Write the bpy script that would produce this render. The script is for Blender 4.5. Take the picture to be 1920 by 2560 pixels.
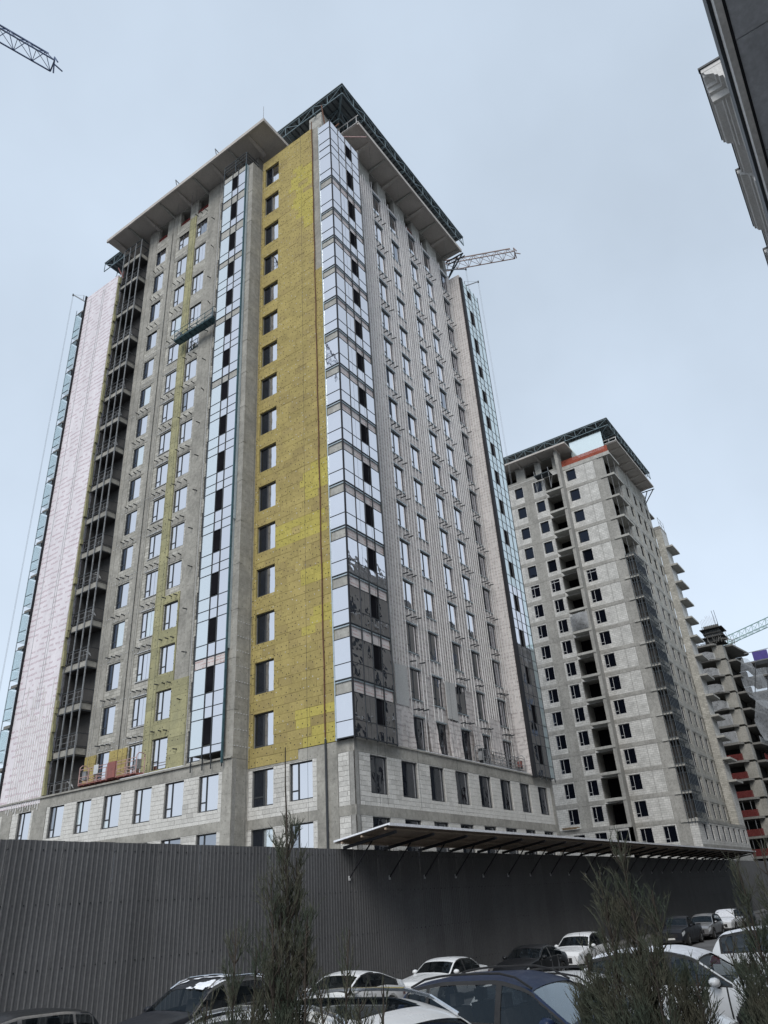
import bpy, math, random
import numpy as np
from mathutils import Vector, Matrix

rad = math.radians
random.seed(11)
rng = np.random.default_rng(11)
for o in list(bpy.data.objects):
    bpy.data.objects.remove(o)
sc = bpy.context.scene
col = sc.collection

# ------------------------------------------------------------------ camera
yaw, pitch, roll = rad(33.302), rad(28.112), rad(-3.953)
fwd = Vector((math.cos(pitch) * math.cos(yaw), math.cos(pitch) * math.sin(yaw), math.sin(pitch)))
rt = Vector((math.sin(yaw), -math.cos(yaw), 0))
up = rt.cross(fwd)
rt2 = rt * math.cos(roll) + up * math.sin(roll)
up2 = up * math.cos(roll) - rt * math.sin(roll)
cam = bpy.data.objects.new('camera', bpy.data.cameras.new('camera'))
col.objects.link(cam)
m = Matrix.Identity(4)
for i in range(3):
    m[i][0], m[i][1], m[i][2] = rt2[i], up2[i], -fwd[i]
m[0][3], m[1][3], m[2][3] = 0, 0, 3.75
cam.matrix_world = m
cam.data.sensor_fit = 'HORIZONTAL'
cam.data.sensor_width = 36
cam.data.lens = 34.51
cam.data.clip_start = 0.1
cam.data.clip_end = 3000
sc.camera = cam

# ------------------------------------------------------------------ sky, sun, exposure
SUN_EL, SUN_DIR = 42, Vector((-0.78, -0.30, 0))
world = bpy.data.worlds.new('World')
sc.world = world
world.use_nodes = True
wn, wl = world.node_tree.nodes, world.node_tree.links
wn.clear()
wo = wn.new('ShaderNodeOutputWorld')
bg = wn.new('ShaderNodeBackground')
sky = wn.new('ShaderNodeTexSky')
sky.sky_type = 'NISHITA'
sky.sun_disc = False
sky.sun_elevation = rad(SUN_EL)
sky.sun_rotation = math.atan2(SUN_DIR.x, SUN_DIR.y)
sky.air_density = 1.0
sky.dust_density = 2.0
sky.ozone_density = 1.0
hs = wn.new('ShaderNodeHueSaturation')
hs.inputs['Saturation'].default_value = 0.38
veil = wn.new('ShaderNodeMix')            # thin even cloud veil over the sky
veil.data_type = 'RGBA'
veil.inputs[0].default_value = 0.62
veil.inputs[7].default_value = (6.65, 7.9, 9.4, 1)
tc = wn.new('ShaderNodeTexCoord')
cn = wn.new('ShaderNodeTexNoise')
cn.inputs['Scale'].default_value = 2.2
cn.inputs['Detail'].default_value = 5
cmul = wn.new('ShaderNodeMapRange')
cmul.inputs['From Min'].default_value = 0.3
cmul.inputs['From Max'].default_value = 0.7
cmul.inputs['To Min'].default_value = 0.90
cmul.inputs['To Max'].default_value = 1.09
cm2 = wn.new('ShaderNodeMix')
cm2.data_type = 'RGBA'
cm2.blend_type = 'MULTIPLY'
cm2.inputs[0].default_value = 1
wl.new(sky.outputs[0], hs.inputs['Color'])
wl.new(hs.outputs[0], veil.inputs[6])
wl.new(tc.outputs['Generated'], cn.inputs['Vector'])
wl.new(cn.outputs['Fac'], cmul.inputs['Value'])
wl.new(veil.outputs[2], cm2.inputs[6])
wl.new(cmul.outputs[0], cm2.inputs[7])
wl.new(cm2.outputs[2], bg.inputs['Color'])
bg.inputs['Strength'].default_value = 0.089
wl.new(bg.outputs[0], wo.inputs[0])
sd = bpy.data.lights.new('sun', 'SUN')
sd.energy = 1.5
sd.angle = rad(28)
sd.color = (1.0, 0.965, 0.92)
sun = bpy.data.objects.new('sun', sd)
col.objects.link(sun)
h = SUN_DIR.normalized() * math.cos(rad(SUN_EL))
sun.rotation_euler = Vector((h.x, h.y, math.sin(rad(SUN_EL)))).to_track_quat('Z', 'Y').to_euler()
sun.location = (-20, -10, 90)
sc.view_settings.view_transform = 'Standard'
sc.view_settings.look = 'None'
sc.view_settings.gamma = 1
sc.view_settings.use_curve_mapping = False
sc.view_settings.exposure = 0.47
sc.render.engine = 'CYCLES'
sc.cycles.max_bounces = 6
sc.cycles.transparent_max_bounces = 12
sc.render.resolution_x, sc.render.resolution_y = 768, 1024

# ------------------------------------------------------------------ materials
MATS = {}


class NT:
    def __init__(s, name):
        s.mat = bpy.data.materials.new(name)
        s.mat.use_nodes = True
        s.n, s.l = s.mat.node_tree.nodes, s.mat.node_tree.links
        s.b = s.n['Principled BSDF']
        MATS[name] = s.mat

    def new(s, t, **kw):
        n = s.n.new('ShaderNode' + t)
        for k, v in kw.items():
            setattr(n, k, v)
        return n

    def math(s, op, a, b=None, c=None):
        n = s.new('Math', operation=op)
        for i, x in enumerate((a, b, c)):
            if x is None:
                continue
            if isinstance(x, (int, float)):
                n.inputs[i].default_value = x
            else:
                s.l.new(x, n.inputs[i])
        return n.outputs[0]

    def mix(s, fac, a, b, mode='MIX'):
        n = s.new('Mix', data_type='RGBA', blend_type=mode)
        for i, x in ((0, fac), (6, a), (7, b)):
            if isinstance(x, (int, float)):
                n.inputs[i].default_value = x
            elif isinstance(x, tuple):
                n.inputs[i].default_value = (x[0], x[1], x[2], 1)
            else:
                s.l.new(x, n.inputs[i])
        return n.outputs[2]

    def pos(s, sx=1, sy=1, sz=1):
        g = s.new('NewGeometry')
        mp = s.new('Mapping')
        mp.inputs['Scale'].default_value = (sx, sy, sz)
        s.l.new(g.outputs['Position'], mp.inputs['Vector'])
        return mp.outputs[0]

    def uv(s):
        # wall coordinates (x+y, z): runs along either facade direction
        g = s.new('NewGeometry')
        sp = s.new('SeparateXYZ')
        s.l.new(g.outputs['Position'], sp.inputs[0])
        return s.math('ADD', sp.outputs[0], sp.outputs[1]), sp.outputs[2]

    def comb(s, a, b, c=0.0):
        n = s.new('CombineXYZ')
        for i, x in enumerate((a, b, c)):
            if isinstance(x, (int, float)):
                n.inputs[i].default_value = x
            else:
                s.l.new(x, n.inputs[i])
        return n.outputs[0]

    def noise(s, vec, scale, detail=4, rough=.6):
        n = s.new('TexNoise')
        n.inputs['Scale'].default_value = scale
        n.inputs['Detail'].default_value = detail
        n.inputs['Roughness'].default_value = rough
        s.l.new(vec, n.inputs['Vector'])
        return n.outputs['Fac']

    def ramp(s, fac, lo, hi, a=0., b=1.):
        n = s.new('MapRange')
        n.inputs['From Min'].default_value = lo
        n.inputs['From Max'].default_value = hi
        n.inputs['To Min'].default_value = a
        n.inputs['To Max'].default_value = b
        s.l.new(fac, n.inputs['Value'])
        return n.outputs[0]

    def bump(s, h, strength, dist=.02):
        n = s.new('Bump')
        n.inputs['Strength'].default_value = strength
        n.inputs['Distance'].default_value = dist
        s.l.new(h, n.inputs['Height'])
        s.l.new(n.outputs[0], s.b.inputs['Normal'])

    def set(s, col=None, rough=None, metal=None, spec=None, coat=None, alpha=None):
        for k, v in (('Base Color', col), ('Roughness', rough), ('Metallic', metal), ('Specular IOR Level', spec), ('Coat Weight', coat), ('Alpha', alpha)):
            if v is None:
                continue
            if isinstance(v, tuple):
                s.b.inputs[k].default_value = (v[0], v[1], v[2], 1)
            elif isinstance(v, (int, float)):
                s.b.inputs[k].default_value = v
            else:
                s.l.new(v, s.b.inputs[k])
        return s.mat


def surf(name, c1, c2=None, scale=.6, rough=.85, bump=0, bscale=18, metal=0, streak=0, rnd=0, spec=.3, coat=0, specks=0):
    """weathered surface: two tones in soft patches, optional vertical streaks, per-piece tint"""
    t = NT(name)
    c2 = c2 or tuple(x * .8 for x in c1)
    f = t.ramp(t.noise(t.pos(), scale, 5), .35, .68)
    c = t.mix(f, c1, c2)
    if streak:
        g = t.ramp(t.noise(t.pos(2.2, 2.2, .09), 1.0, 4), .45, .75, 0, streak)
        c = t.mix(g, c, tuple(x * .55 for x in c1))
    fine = t.ramp(t.noise(t.pos(), 9, 3), .3, .7, .86, 1.12)
    c = t.mix(1., c, t.comb(fine, fine, fine), 'MULTIPLY')
    if specks:
        sp_ = t.ramp(t.noise(t.pos(), 5.5, 8, .8), .60, .72, 0, specks)
        c = t.mix(sp_, c, tuple(x * .35 for x in c1))
    if rnd:
        oi = t.new('ObjectInfo')
        r = t.ramp(oi.outputs['Random'], 0, 1, 1 - rnd, 1 + rnd)
        c = t.mix(1., c, t.comb(r, r, r), 'MULTIPLY')
    if bump:
        t.bump(t.noise(t.pos(), bscale, 4), bump)
    return t.set(c, rough, metal, spec, coat)


def blocks(name, c1, c2, mortar, w, hgt):
    t = NT(name)
    u, v = t.uv()
    b = t.new('TexBrick')
    t.l.new(t.comb(u, v), b.inputs['Vector'])
    b.inputs['Scale'].default_value = 1
    b.inputs['Brick Width'].default_value = w
    b.inputs['Row Height'].default_value = hgt
    b.inputs['Mortar Size'].default_value = .014
    b.inputs['Mortar Smooth'].default_value = .3
    b.inputs['Color1'].default_value = (*c1, 1)
    b.inputs['Color2'].default_value = (*c2, 1)
    b.inputs['Mortar'].default_value = (*mortar, 1)
    f = t.ramp(t.noise(t.pos(), .9, 8, .72), .32, .7, .72, 1.14)
    c = t.mix(1., b.outputs['Color'], t.comb(f, f, f), 'MULTIPLY')
    t.bump(b.outputs['Fac'], -.6, .02)
    return t.set(c, .9, spec=.2)


def concrete(name, c1, c2, lift=1.17):
    """board-marked cast concrete with pour lines and runs"""
    t = NT(name)
    f = t.ramp(t.noise(t.pos(), .45, 6), .32, .7)
    c = t.mix(f, c1, c2)
    g = t.ramp(t.noise(t.pos(1.9, 1.9, .07), 1.0, 5), .48, .72, 0, .45)
    c = t.mix(g, c, tuple(x * .55 for x in c1))
    u, v = t.uv()
    ln = t.math('LESS_THAN', t.math('FRACT', t.math('DIVIDE', v, lift)), .018)
    c = t.mix(t.math('MULTIPLY', ln, .35), c, tuple(x * .4 for x in c1))
    ln = t.math('LESS_THAN', t.math('FRACT', t.math('DIVIDE', u, .61)), .02)
    c = t.mix(t.math('MULTIPLY', ln, .16), c, tuple(x * .4 for x in c1))
    fine = t.ramp(t.noise(t.pos(), 3.2, 8, .75), .32, .68, .74, 1.2)
    c = t.mix(1., c, t.comb(fine, fine, fine), 'MULTIPLY')
    tie = t.math('LESS_THAN', t.math('ADD', t.math('POWER', t.math('SUBTRACT', t.math('FRACT', t.math('DIVIDE', u, .61)), .5), 2), t.math('POWER', t.math('SUBTRACT', t.math('FRACT', t.math('DIVIDE', v, .78)), .5), 2)), .0035)
    c = t.mix(t.math('MULTIPLY', tie, .55), c, tuple(x * .3 for x in c1))
    t.bump(t.noise(t.pos(), 12, 4), .25)
    return t.set(c, .9, spec=.25)


def membrane(name, base, ink, row, amount, wr):
    """windproof sheet with printed rows, wrinkled"""
    t = NT(name)
    u, v = t.uv()
    pj = t.noise(t.comb(t.math('FLOOR', t.math('DIVIDE', u, 1.5)), t.math('FLOOR', t.math('DIVIDE', v, 3.4))), 9.0, 0)
    vr = t.math('ADD', t.math('DIVIDE', v, row), t.math('ADD', t.math('MULTIPLY', pj, 3.), t.math('MULTIPLY', t.noise(t.pos(), .7, 2), .5)))
    rowm = t.math('LESS_THAN', t.math('ABSOLUTE', t.math('SUBTRACT', t.math('FRACT', vr), .5)), .17)
    fl = t.math('FLOOR', vr)
    n1 = t.noise(t.comb(t.math('MULTIPLY', u, 1.1), t.math('MULTIPLY', fl, 3.7)), 1.0, 1)
    n2 = t.noise(t.comb(t.math('MULTIPLY', u, 14.), t.math('MULTIPLY', v, 16.)), 1.0, 2)
    tm = t.math('MULTIPLY', t.math('MULTIPLY', rowm, t.math('GREATER_THAN', n1, .46)), t.math('GREATER_THAN', n2, .47))
    sp = t.ramp(t.noise(t.pos(), 2.6, 6, .75), .5, .72, 0, amount)
    f = t.ramp(t.noise(t.pos(1, 1, .15), .9, 4), .3, .7, .9, 1.06)
    c = t.mix(sp, base, tuple(x * .5 for x in base))
    c = t.mix(t.math('MULTIPLY', tm, .62), c, ink)
    c = t.mix(1., c, t.comb(f, f, f), 'MULTIPLY')
    t.bump(t.noise(t.pos(1.5, 1.5, .35), 2.2, 4), wr, .06)
    return t.set(c, .7, spec=.3)


def glass(name, tint, through, wave=.25, dark=(.02, .028, .035), rough=.02, refl=.85):
    """coated glazing: reflects the sky, `through` = share of light passing"""
    t = NT(name)
    out = t.n['Material Output']
    gl = t.new('BsdfGlossy')
    gl.inputs['Color'].default_value = (*tint, 1)
    gl.inputs['Roughness'].default_value = rough
    df = t.new('BsdfDiffuse')
    df.inputs['Color'].default_value = (*dark, 1)
    tr = t.new('BsdfTransparent')
    tr.inputs['Color'].default_value = (.965, .99, .988, 1)
    bn = t.new('Bump')
    bn.inputs['Strength'].default_value = wave
    bn.inputs['Distance'].default_value = .05
    t.l.new(t.noise(t.pos(), .9, 2, .5), bn.inputs['Height'])
    t.l.new(bn.outputs[0], gl.inputs['Normal'])
    m1 = t.new('MixShader')
    m1.inputs[0].default_value = through
    t.l.new(df.outputs[0], m1.inputs[1])
    t.l.new(tr.outputs[0], m1.inputs[2])
    m2 = t.new('MixShader')
    m2.inputs[0].default_value = refl
    t.l.new(m1.outputs[0], m2.inputs[1])
    t.l.new(gl.outputs[0], m2.inputs[2])
    t.l.new(m2.outputs[0], out.inputs['Surface'])
    return t.mat


def netting(name, c, open_):
    t = NT(name)
    out = t.n['Material Output']
    tr = t.new('BsdfTransparent')
    df = t.new('BsdfDiffuse')
    df.inputs['Color'].default_value = (*c, 1)
    mx = t.new('MixShader')
    f = t.ramp(t.noise(t.pos(), 1.2, 4), .3, .7, max(0, open_ - .15), min(1, open_ + .15))
    t.l.new(f, mx.inputs[0])
    t.l.new(df.outputs[0], mx.inputs[1])
    t.l.new(tr.outputs[0], mx.inputs[2])
    t.l.new(mx.outputs[0], out.inputs['Surface'])
    return t.mat


def paint(name, c, metal=0., rough=.3, dirt=.3):
    t = NT(name)
    g = t.new('NewGeometry')
    sp = t.new('SeparateXYZ')
    t.l.new(g.outputs['Position'], sp.inputs[0])
    f = t.ramp(t.noise(t.pos(), 3.5, 5), .42, .75, 0, dirt)
    cc = t.mix(f, c, (.16, .15, .135))
    r = t.ramp(f, 0, max(dirt, .01), rough, .55)
    return t.set(cc, r, metal, .25 if max(c) < .1 else .4, .08 if max(c) < .1 else .5)


concrete('concrete', (.385, .372, .335), (.24, .233, .21))
concrete('concrete_grey', (.39, .382, .355), (.265, .26, .242))
concrete('concrete_pale', (.43, .425, .395), (.34, .335, .31))
concrete('concrete_dark', (.22, .215, .20), (.165, .16, .15))
surf('soffit_concrete', (.52, .485, .45), (.42, .39, .36), .35, bump=.2, streak=.2)
surf('block', (.56, .55, .52), (.47, .46, .43), 1.2, .95, .3, 25, rnd=.13)
blocks('block_wall', (.62, .615, .59), (.53, .525, .50), (.25, .245, .23), .6, .28)
blocks('old_block', (.50, .485, .44), (.36, .35, .31), (.15, .145, .13), .6, .28)
surf('mortar', (.30, .295, .28), (.24, .235, .22), 2)
surf('wool_ochre', (.385, .312, .120), (.325, .262, .105), .8, .95, .5, 30, rnd=.10, streak=.15, specks=.75)
surf('wool_brown', (.355, .285, .115), (.295, .235, .10), .8, .95, .5, 30, rnd=.10, specks=.75)
surf('wool_fresh', (.43, .37, .098), (.385, .325, .095), .9, .95, .5, 30, rnd=.07, specks=.75)
surf('wool_olive', (.36, .34, .195), (.28, .27, .165), .9, .95, .5, 30, rnd=.1, specks=.75)
membrane('membrane_white', (.74, .70, .73), (.36, .22, .26), .52, .34, .35)
membrane('membrane_grey', (.565, .535, .52), (.24, .20, .20), .34, .95, .7)
membrane('membrane_red', (.62, .58, .57), (.36, .12, .10), .22, .5, .4)
surf('rail_metal', (.74, .73, .715), (.62, .61, .60), 1, .5, metal=.15)
surf('zinc', (.50, .57, .60), (.40, .46, .49), .8, .4, metal=.5)
surf('frame_dark', (.045, .05, .055), (.03, .033, .038), 1, .5)
surf('frame_pale', (.55, .56, .57), (.45, .46, .47), 1, .5)
surf('black_trim', (.012, .013, .016), (.02, .02, .024), 1, .6)
surf('steel_dark', (.07, .085, .095), (.05, .06, .07), 1, .6, metal=.2)
surf('truss_steel', (.19, .25, .28), (.14, .19, .21), 1, .5, metal=.2)
surf('steel_teal', (.055, .12, .14), (.04, .075, .09), 3, .55)
surf('steel_red', (.27, .10, .085), (.2, .085, .075), 3, .6)
surf('steel_pink', (.48, .33, .31), (.36, .22, .2), 4, .6)
surf('steel_grey', (.30, .31, .32), (.2, .205, .21), 3, .5, metal=.3)
surf('deck_dark', (.17, .195, .205), (.13, .15, .16), .5, .6)
surf('rust', (.16, .08, .05), (.10, .055, .04), 4, .9)
surf('cladding', (.47, .47, .46), (.42, .42, .41), .8, .6)
surf('shade_black', (.014, .014, .017), (.01, .01, .012), 1, 1, spec=0)  # near-black paint standing for the shade of open rooms
surf('shade_dark', (.07, .068, .066), (.045, .045, .045), .5, 1, spec=.1)  # dark tone painting room shade into inner walls; also formwork decks
surf('timber', (.30, .22, .14), (.22, .16, .1), 3, .8)
surf('orange_net_solid', (.42, .11, .06), (.33, .08, .05), 2, .9)
surf('snow', (.80, .82, .86), (.72, .74, .79), 2, .9, .4, 30)
glass('glass_mirror', (.93, .91, .93), 0, .10)
glass('glass_wavy', (.93, .91, .93), 0, .38)
glass('glass_teal', (.80, .92, .93), .97, .15, refl=.16)
glass('glass_pale', (.90, .93, .94), .0, .12, dark=(.5, .56, .58), refl=.62)
glass('glass_mint', (.90, .97, .97), 0, .15, dark=(.56, .66, .67), refl=.55)
glass('glass_dark', (.25, .28, .34), .0, .15, dark=(.008, .01, .016), refl=.35)
glass('glass_black', (.2, .24, .32), 0, .1, dark=(.004, .005, .009), refl=.10)
glass('glass_film', (.55, .57, .62), 0, .3, dark=(.05, .05, .055), refl=.7)
netting('net_red', (.15, .04, .038), .30)
netting('net_grey', (.45, .46, .47), .52)
netting('net_orange', (.38, .11, .075), .35)
surf('fence_metal', (.122, .123, .127), (.100, .101, .104), .35, .55, rnd=.09, metal=.0, streak=.2)
surf('canopy_under', (.36, .285, .22), (.27, .215, .165), 1, .7)
surf('plywood', (.52, .42, .31), (.44, .35, .26), 1, .8)
surf('asphalt', (.06, .06, .062), (.17, .17, .175), .35, .95, .4, 40)  # pale patches brighten the lot so it bounces light upward
surf('paving', (.22, .215, .21), (.17, .168, .165), .8, .9, .3, 30)
surf('bounce_paving', (.72, .73, .75), (.45, .45, .45), .8, .9, .3, 30)  # pale unseen paving, added to bounce light onto the stone soffit
surf('stone_dark', (.50, .52, .55), (.36, .375, .40), .9, .5, .15, 6, rnd=.12, streak=.25)
surf('stone_pale', (.62, .61, .59), (.54, .53, .51), .5, .8, .1, 10)
surf('stone_facade', (.36, .33, .29), (.30, .275, .245), .3, .8)
surf('bark', (.052, .044, .036), (.04, .034, .028), 8, .95)
t = NT('needles')
f = t.ramp(t.noise(t.pos(), 5.5, 3), .35, .65)
c = t.mix(f, (.048, .062, .045), (.074, .072, .052))
g = t.ramp(t.noise(t.pos(), 40, 2), .3, .7, .65, 1.4)
t.set(t.mix(1., c, t.comb(g, g, g), 'MULTIPLY'), .85, spec=.25)
M = MATS

# ------------------------------------------------------------------ mesh helpers
WL = {}                                   # origin of every parent while building


class MB:
    def __init__(s):
        s.v, s.f, s.m = [], [], []

    def add(s, vs, fs, mi=0):
        o = len(s.v)
        s.v += [tuple(p) for p in vs]
        s.f += [tuple(i + o for i in f) for f in fs]
        s.m += [mi] * len(fs)
        return s

    def box(s, x0, x1, y0, y1, z0, z1, mi=0):
        return s.add([(x0, y0, z0), (x1, y0, z0), (x1, y1, z0), (x0, y1, z0), (x0, y0, z1), (x1, y0, z1), (x1, y1, z1), (x0, y1, z1)],
                     [(0, 3, 2, 1), (4, 5, 6, 7), (0, 1, 5, 4), (1, 2, 6, 5), (2, 3, 7, 6), (3, 0, 4, 7)], mi)

    def bar(s, p, q, r, n=4, r2=None, mi=0):
        p, q = Vector(p), Vector(q)
        d = (q - p).normalized()
        a = d.cross(Vector((0, 0, 1)) if abs(d.z) < .95 else Vector((1, 0, 0))).normalized()
        b = d.cross(a)
        r2 = r if r2 is None else r2
        vs = []
        for c, rr in ((p, r), (q, r2)):
            for i in range(n):
                t = 2 * math.pi * (i + .5) / n
                vs.append(c + a * math.cos(t) * rr + b * math.sin(t) * rr)
        fs = [(i, (i + 1) % n, (i + 1) % n + n, i + n) for i in range(n)]
        fs += [tuple(range(n - 1, -1, -1)), tuple(range(n, 2 * n))]
        return s.add(vs, fs, mi)

    def path(s, pts, r, n=5, mi=0):
        for a, b in zip(pts[:-1], pts[1:]):
            s.bar(a, b, r, n, mi=mi)
        return s

    def quad(s, a, b, c, d, mi=0):
        return s.add([a, b, c, d], [(0, 1, 2, 3)], mi)

    def extr(s, poly, axis, a, b, mi=0):
        """polygon in the plane across `axis` (0,1,2) extruded from a to b"""
        def put(p, t):
            p = list(p)
            p.insert(axis, t)
            return p
        n = len(poly)
        vs = [put(p, a) for p in poly] + [put(p, b) for p in poly]
        fs = [(i, (i + 1) % n, (i + 1) % n + n, i + n) for i in range(n)] + [tuple(range(n)), tuple(range(n, 2 * n))]
        return s.add(vs, fs, mi)

    def mesh(s, name, mats, smooth=False, off=(0, 0, 0)):
        me = bpy.data.meshes.new(name)
        off = Vector(off)
        me.from_pydata([tuple(Vector(p) - off) for p in s.v], [], s.f)
        for mt in (mats if isinstance(mats, (list, tuple)) else [mats]):
            me.materials.append(M[mt])
        if any(s.m):
            me.polygons.foreach_set('material_index', s.m)
        if smooth:
            me.polygons.foreach_set('use_smooth', [True] * len(s.f))
        me.update()
        return me

    def build(s, name, mats, parent=None, smooth=False, kind=None):
        a = np.array(s.v, float)
        lo, hi = a.min(0), a.max(0)
        c = Vector(((lo[0] + hi[0]) / 2, (lo[1] + hi[1]) / 2, lo[2]))
        ob = bpy.data.objects.new(name, s.mesh(name, mats, smooth, c))
        link(ob, parent, c)
        if kind:
            ob['kind'] = kind
        return ob


def each(mb, name, mt, parent):
    """every box of the builder as a part of its own (shared unit mesh)"""
    for i in range(0, len(mb.v), 8):
        a, b = mb.v[i], mb.v[i + 6]
        inst(name, unit(mt), parent, [(a[k] + b[k]) / 2 for k in range(3)], 0, [abs(b[k] - a[k]) for k in range(3)])


def link(ob, parent, loc, rotz=0):
    col.objects.link(ob)
    loc = Vector(loc)
    if parent is not None:
        ob.parent = parent
        ob.location = loc - WL[parent]
    else:
        ob.location = loc
    ob.rotation_euler = (0, 0, rotz)
    WL[ob] = loc
    return ob


def inst(name, me, parent, loc, rotz=0, scale=None):
    ob = link(bpy.data.objects.new(name, me), parent, loc, rotz)
    if scale:
        ob.scale = scale
    return ob


def sub(name, me, parent):
    """sub-part that shares its parent's frame"""
    ob = bpy.data.objects.new(name, me)
    col.objects.link(ob)
    ob.parent = parent
    return ob


def tag(o, label, cat, group=None):
    o['label'], o['category'] = label, cat
    if group:
        o['group'] = group
    return o


def thing(name, label, cat, loc, group=None):
    o = bpy.data.objects.new(name, None)
    o.empty_display_size = .3
    col.objects.link(o)
    o.location = loc
    WL[o] = Vector(loc)
    return tag(o, label, cat, group)


def struct(o):
    o['kind'] = 'structure'
    return o


UNIT = {}


def unit(mt):
    if mt not in UNIT:
        UNIT[mt] = MB().box(-.5, .5, -.5, .5, -.5, .5).mesh('piece_' + mt, mt)
    return UNIT[mt]


def pieces(name, parent, items, limit=290):
    """items: (x0,x1,y0,y1,z0,z1,material); the largest in view become parts, the rest one mesh"""
    items = sorted(items, key=lambda b: -((b[1] - b[0] + b[3] - b[2]) * (b[5] - b[4])) / ((b[0] ** 2 + b[2] ** 2 + (b[4] - 3.75) ** 2)))
    for b in items[:limit]:
        inst(name, unit(b[6]), parent, ((b[0] + b[1]) / 2, (b[2] + b[3]) / 2, (b[4] + b[5]) / 2), 0, (b[1] - b[0], b[3] - b[2], b[5] - b[4]))
    rest = items[limit:]
    if rest:
        mts = sorted({b[6] for b in rest})
        mb = MB()
        for b in rest:
            mb.box(*b[:6], mi=mts.index(b[6]))
        mb.build(name, mts, parent, kind='stuff')


def clip(r, holes):
    """rectangle r=(u0,u1,z0,z1) minus holes -> list of rectangles"""
    out = [r]
    for h in holes:
        nxt = []
        for a in out:
            if h[0] >= a[1] or h[1] <= a[0] or h[2] >= a[3] or h[3] <= a[2]:
                nxt.append(a)
                continue
            if h[0] > a[0]:
                nxt.append((a[0], h[0], a[2], a[3]))
            if h[1] < a[1]:
                nxt.append((h[1], a[1], a[2], a[3]))
            u0, u1 = max(a[0], h[0]), min(a[1], h[1])
            if h[2] > a[2]:
                nxt.append((u0, u1, a[2], h[2]))
            if h[3] < a[3]:
                nxt.append((u0, u1, h[3], a[3]))
        out = nxt
    return [a for a in out if a[1] - a[0] > .03 and a[3] - a[2] > .03]


def fbox(mb, face, p, d0, d1, u0, u1, z0, z1, mi=0):
    """box on a facade: face 'R' looks to -Y (u = x), 'L' looks to -X (u = y); d = depth behind plane p"""
    if face == 'R':
        return mb.box(u0, u1, p + d0, p + d1, z0, z1, mi)
    return mb.box(p + d0, p + d1, u0, u1, z0, z1, mi)


def frect(face, p, d0, d1, u0, u1, z0, z1, mt):
    return (u0, u1, p + d0, p + d1, z0, z1, mt) if face == 'R' else (p + d0, p + d1, u0, u1, z0, z1, mt)


def wall(name, face, p, u0, u1, z0, z1, holes, depth, mt, parent):
    """wall sheet of real depth with openings"""
    us = sorted({u0, u1} | {min(max(x, u0), u1) for h in holes for x in h[:2]})
    zs = sorted({z0, z1} | {min(max(x, z0), z1) for h in holes for x in h[2:]})
    mb = MB()

    def pt(u, d, z):
        return (u, p + d, z) if face == 'R' else (p + d, u, z)

    def isin(u, z):
        return any(h[0] < u < h[1] and h[2] < z < h[3] for h in holes)
    for a, b in zip(us[:-1], us[1:]):
        for c, d in zip(zs[:-1], zs[1:]):
            if not isin((a + b) / 2, (c + d) / 2):
                mb.quad(pt(a, 0, c), pt(b, 0, c), pt(b, 0, d), pt(a, 0, d))
    for h in holes:
        a, b, c, d = h
        mb.quad(pt(a, 0, c), pt(a, depth, c), pt(a, depth, d), pt(a, 0, d))
        mb.quad(pt(b, 0, c), pt(b, depth, c), pt(b, depth, d), pt(b, 0, d))
        mb.quad(pt(a, 0, c), pt(b, 0, c), pt(b, depth, c), pt(a, depth, c))
        mb.quad(pt(a, 0, d), pt(b, 0, d), pt(b, depth, d), pt(a, depth, d))
    mb.quad(pt(u0, 0, z0), pt(u0, depth, z0), pt(u0, depth, z1), pt(u0, 0, z1))
    mb.quad(pt(u1, 0, z0), pt(u1, depth, z0), pt(u1, depth, z1), pt(u1, 0, z1))
    mb.quad(pt(u0, 0, z1), pt(u1, 0, z1), pt(u1, depth, z1), pt(u0, depth, z1))
    return mb.build(name, mt, parent)


WIN = {}


def window(parent, face, p, u0, u1, z0, z1, depth=.12, frame='frame_dark', panes=('glass_mirror',) * 3, split=.36, low=.27, flip=False, topbar=0, t=.065, mul=.05):
    """frame with mullion and low transom; three panes"""
    w, hh = round(u1 - u0, 2), round(z1 - z0, 2)
    key = (w, hh, frame, split, low, flip, topbar, t)
    if key not in WIN:
        mb = MB()
        s = w * split

        def bx(a, b, c, d, y0=0., y1=.08):
            if flip:
                a, b = w - b, w - a
            mb.box(a, b, y0, y1, c, d)
        bx(0, t, 0, hh)
        bx(w - t, w, 0, hh)
        bx(t, w - t, 0, t)
        bx(t, w - t, hh - t, hh)
        bx(s - mul, s + mul, t, hh - t, -.004, .084)
        bx(t, s - mul, hh * low - mul * .9, hh * low + mul * .9, .004, .076)
        if topbar:
            bx(t, s - .05, hh * topbar - .04, hh * topbar + .04, .004, .076)
            bx(s + .05, w - t, hh * topbar - .04, hh * topbar + .04, .004, .076)
        WIN[key] = mb.mesh('window', frame)
    rz = 0 if face == 'R' else -math.pi / 2
    loc = (u0, p + depth, z0) if face == 'R' else (p + depth, u1, z0)
    wo_ = inst('window', WIN[key], parent, loc, rz)
    s = w * split
    for i, (a, b, c, d) in enumerate(((t, s - mul, hh * low + mul * .9, hh - t), (t, s - mul, t, hh * low - mul * .9), (s + mul, w - t, t, hh - t))):
        if panes[i] is None:
            continue
        rv = random.random()
        pm = panes[i]
        if pm == 'glass_mirror' and rv < .10:
            pm = 'glass_film' if rv < .06 else 'glass_pale'
        k2 = (w, hh, i, pm, split, low, flip, t)
        if k2 not in WIN:
            if flip:
                a, b = w - b, w - a
            WIN[k2] = MB().box(a, b, .03, .05, c, d).mesh('pane', pm)
        sub('pane', WIN[k2], wo_)
    return wo_


PANE = {}


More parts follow.
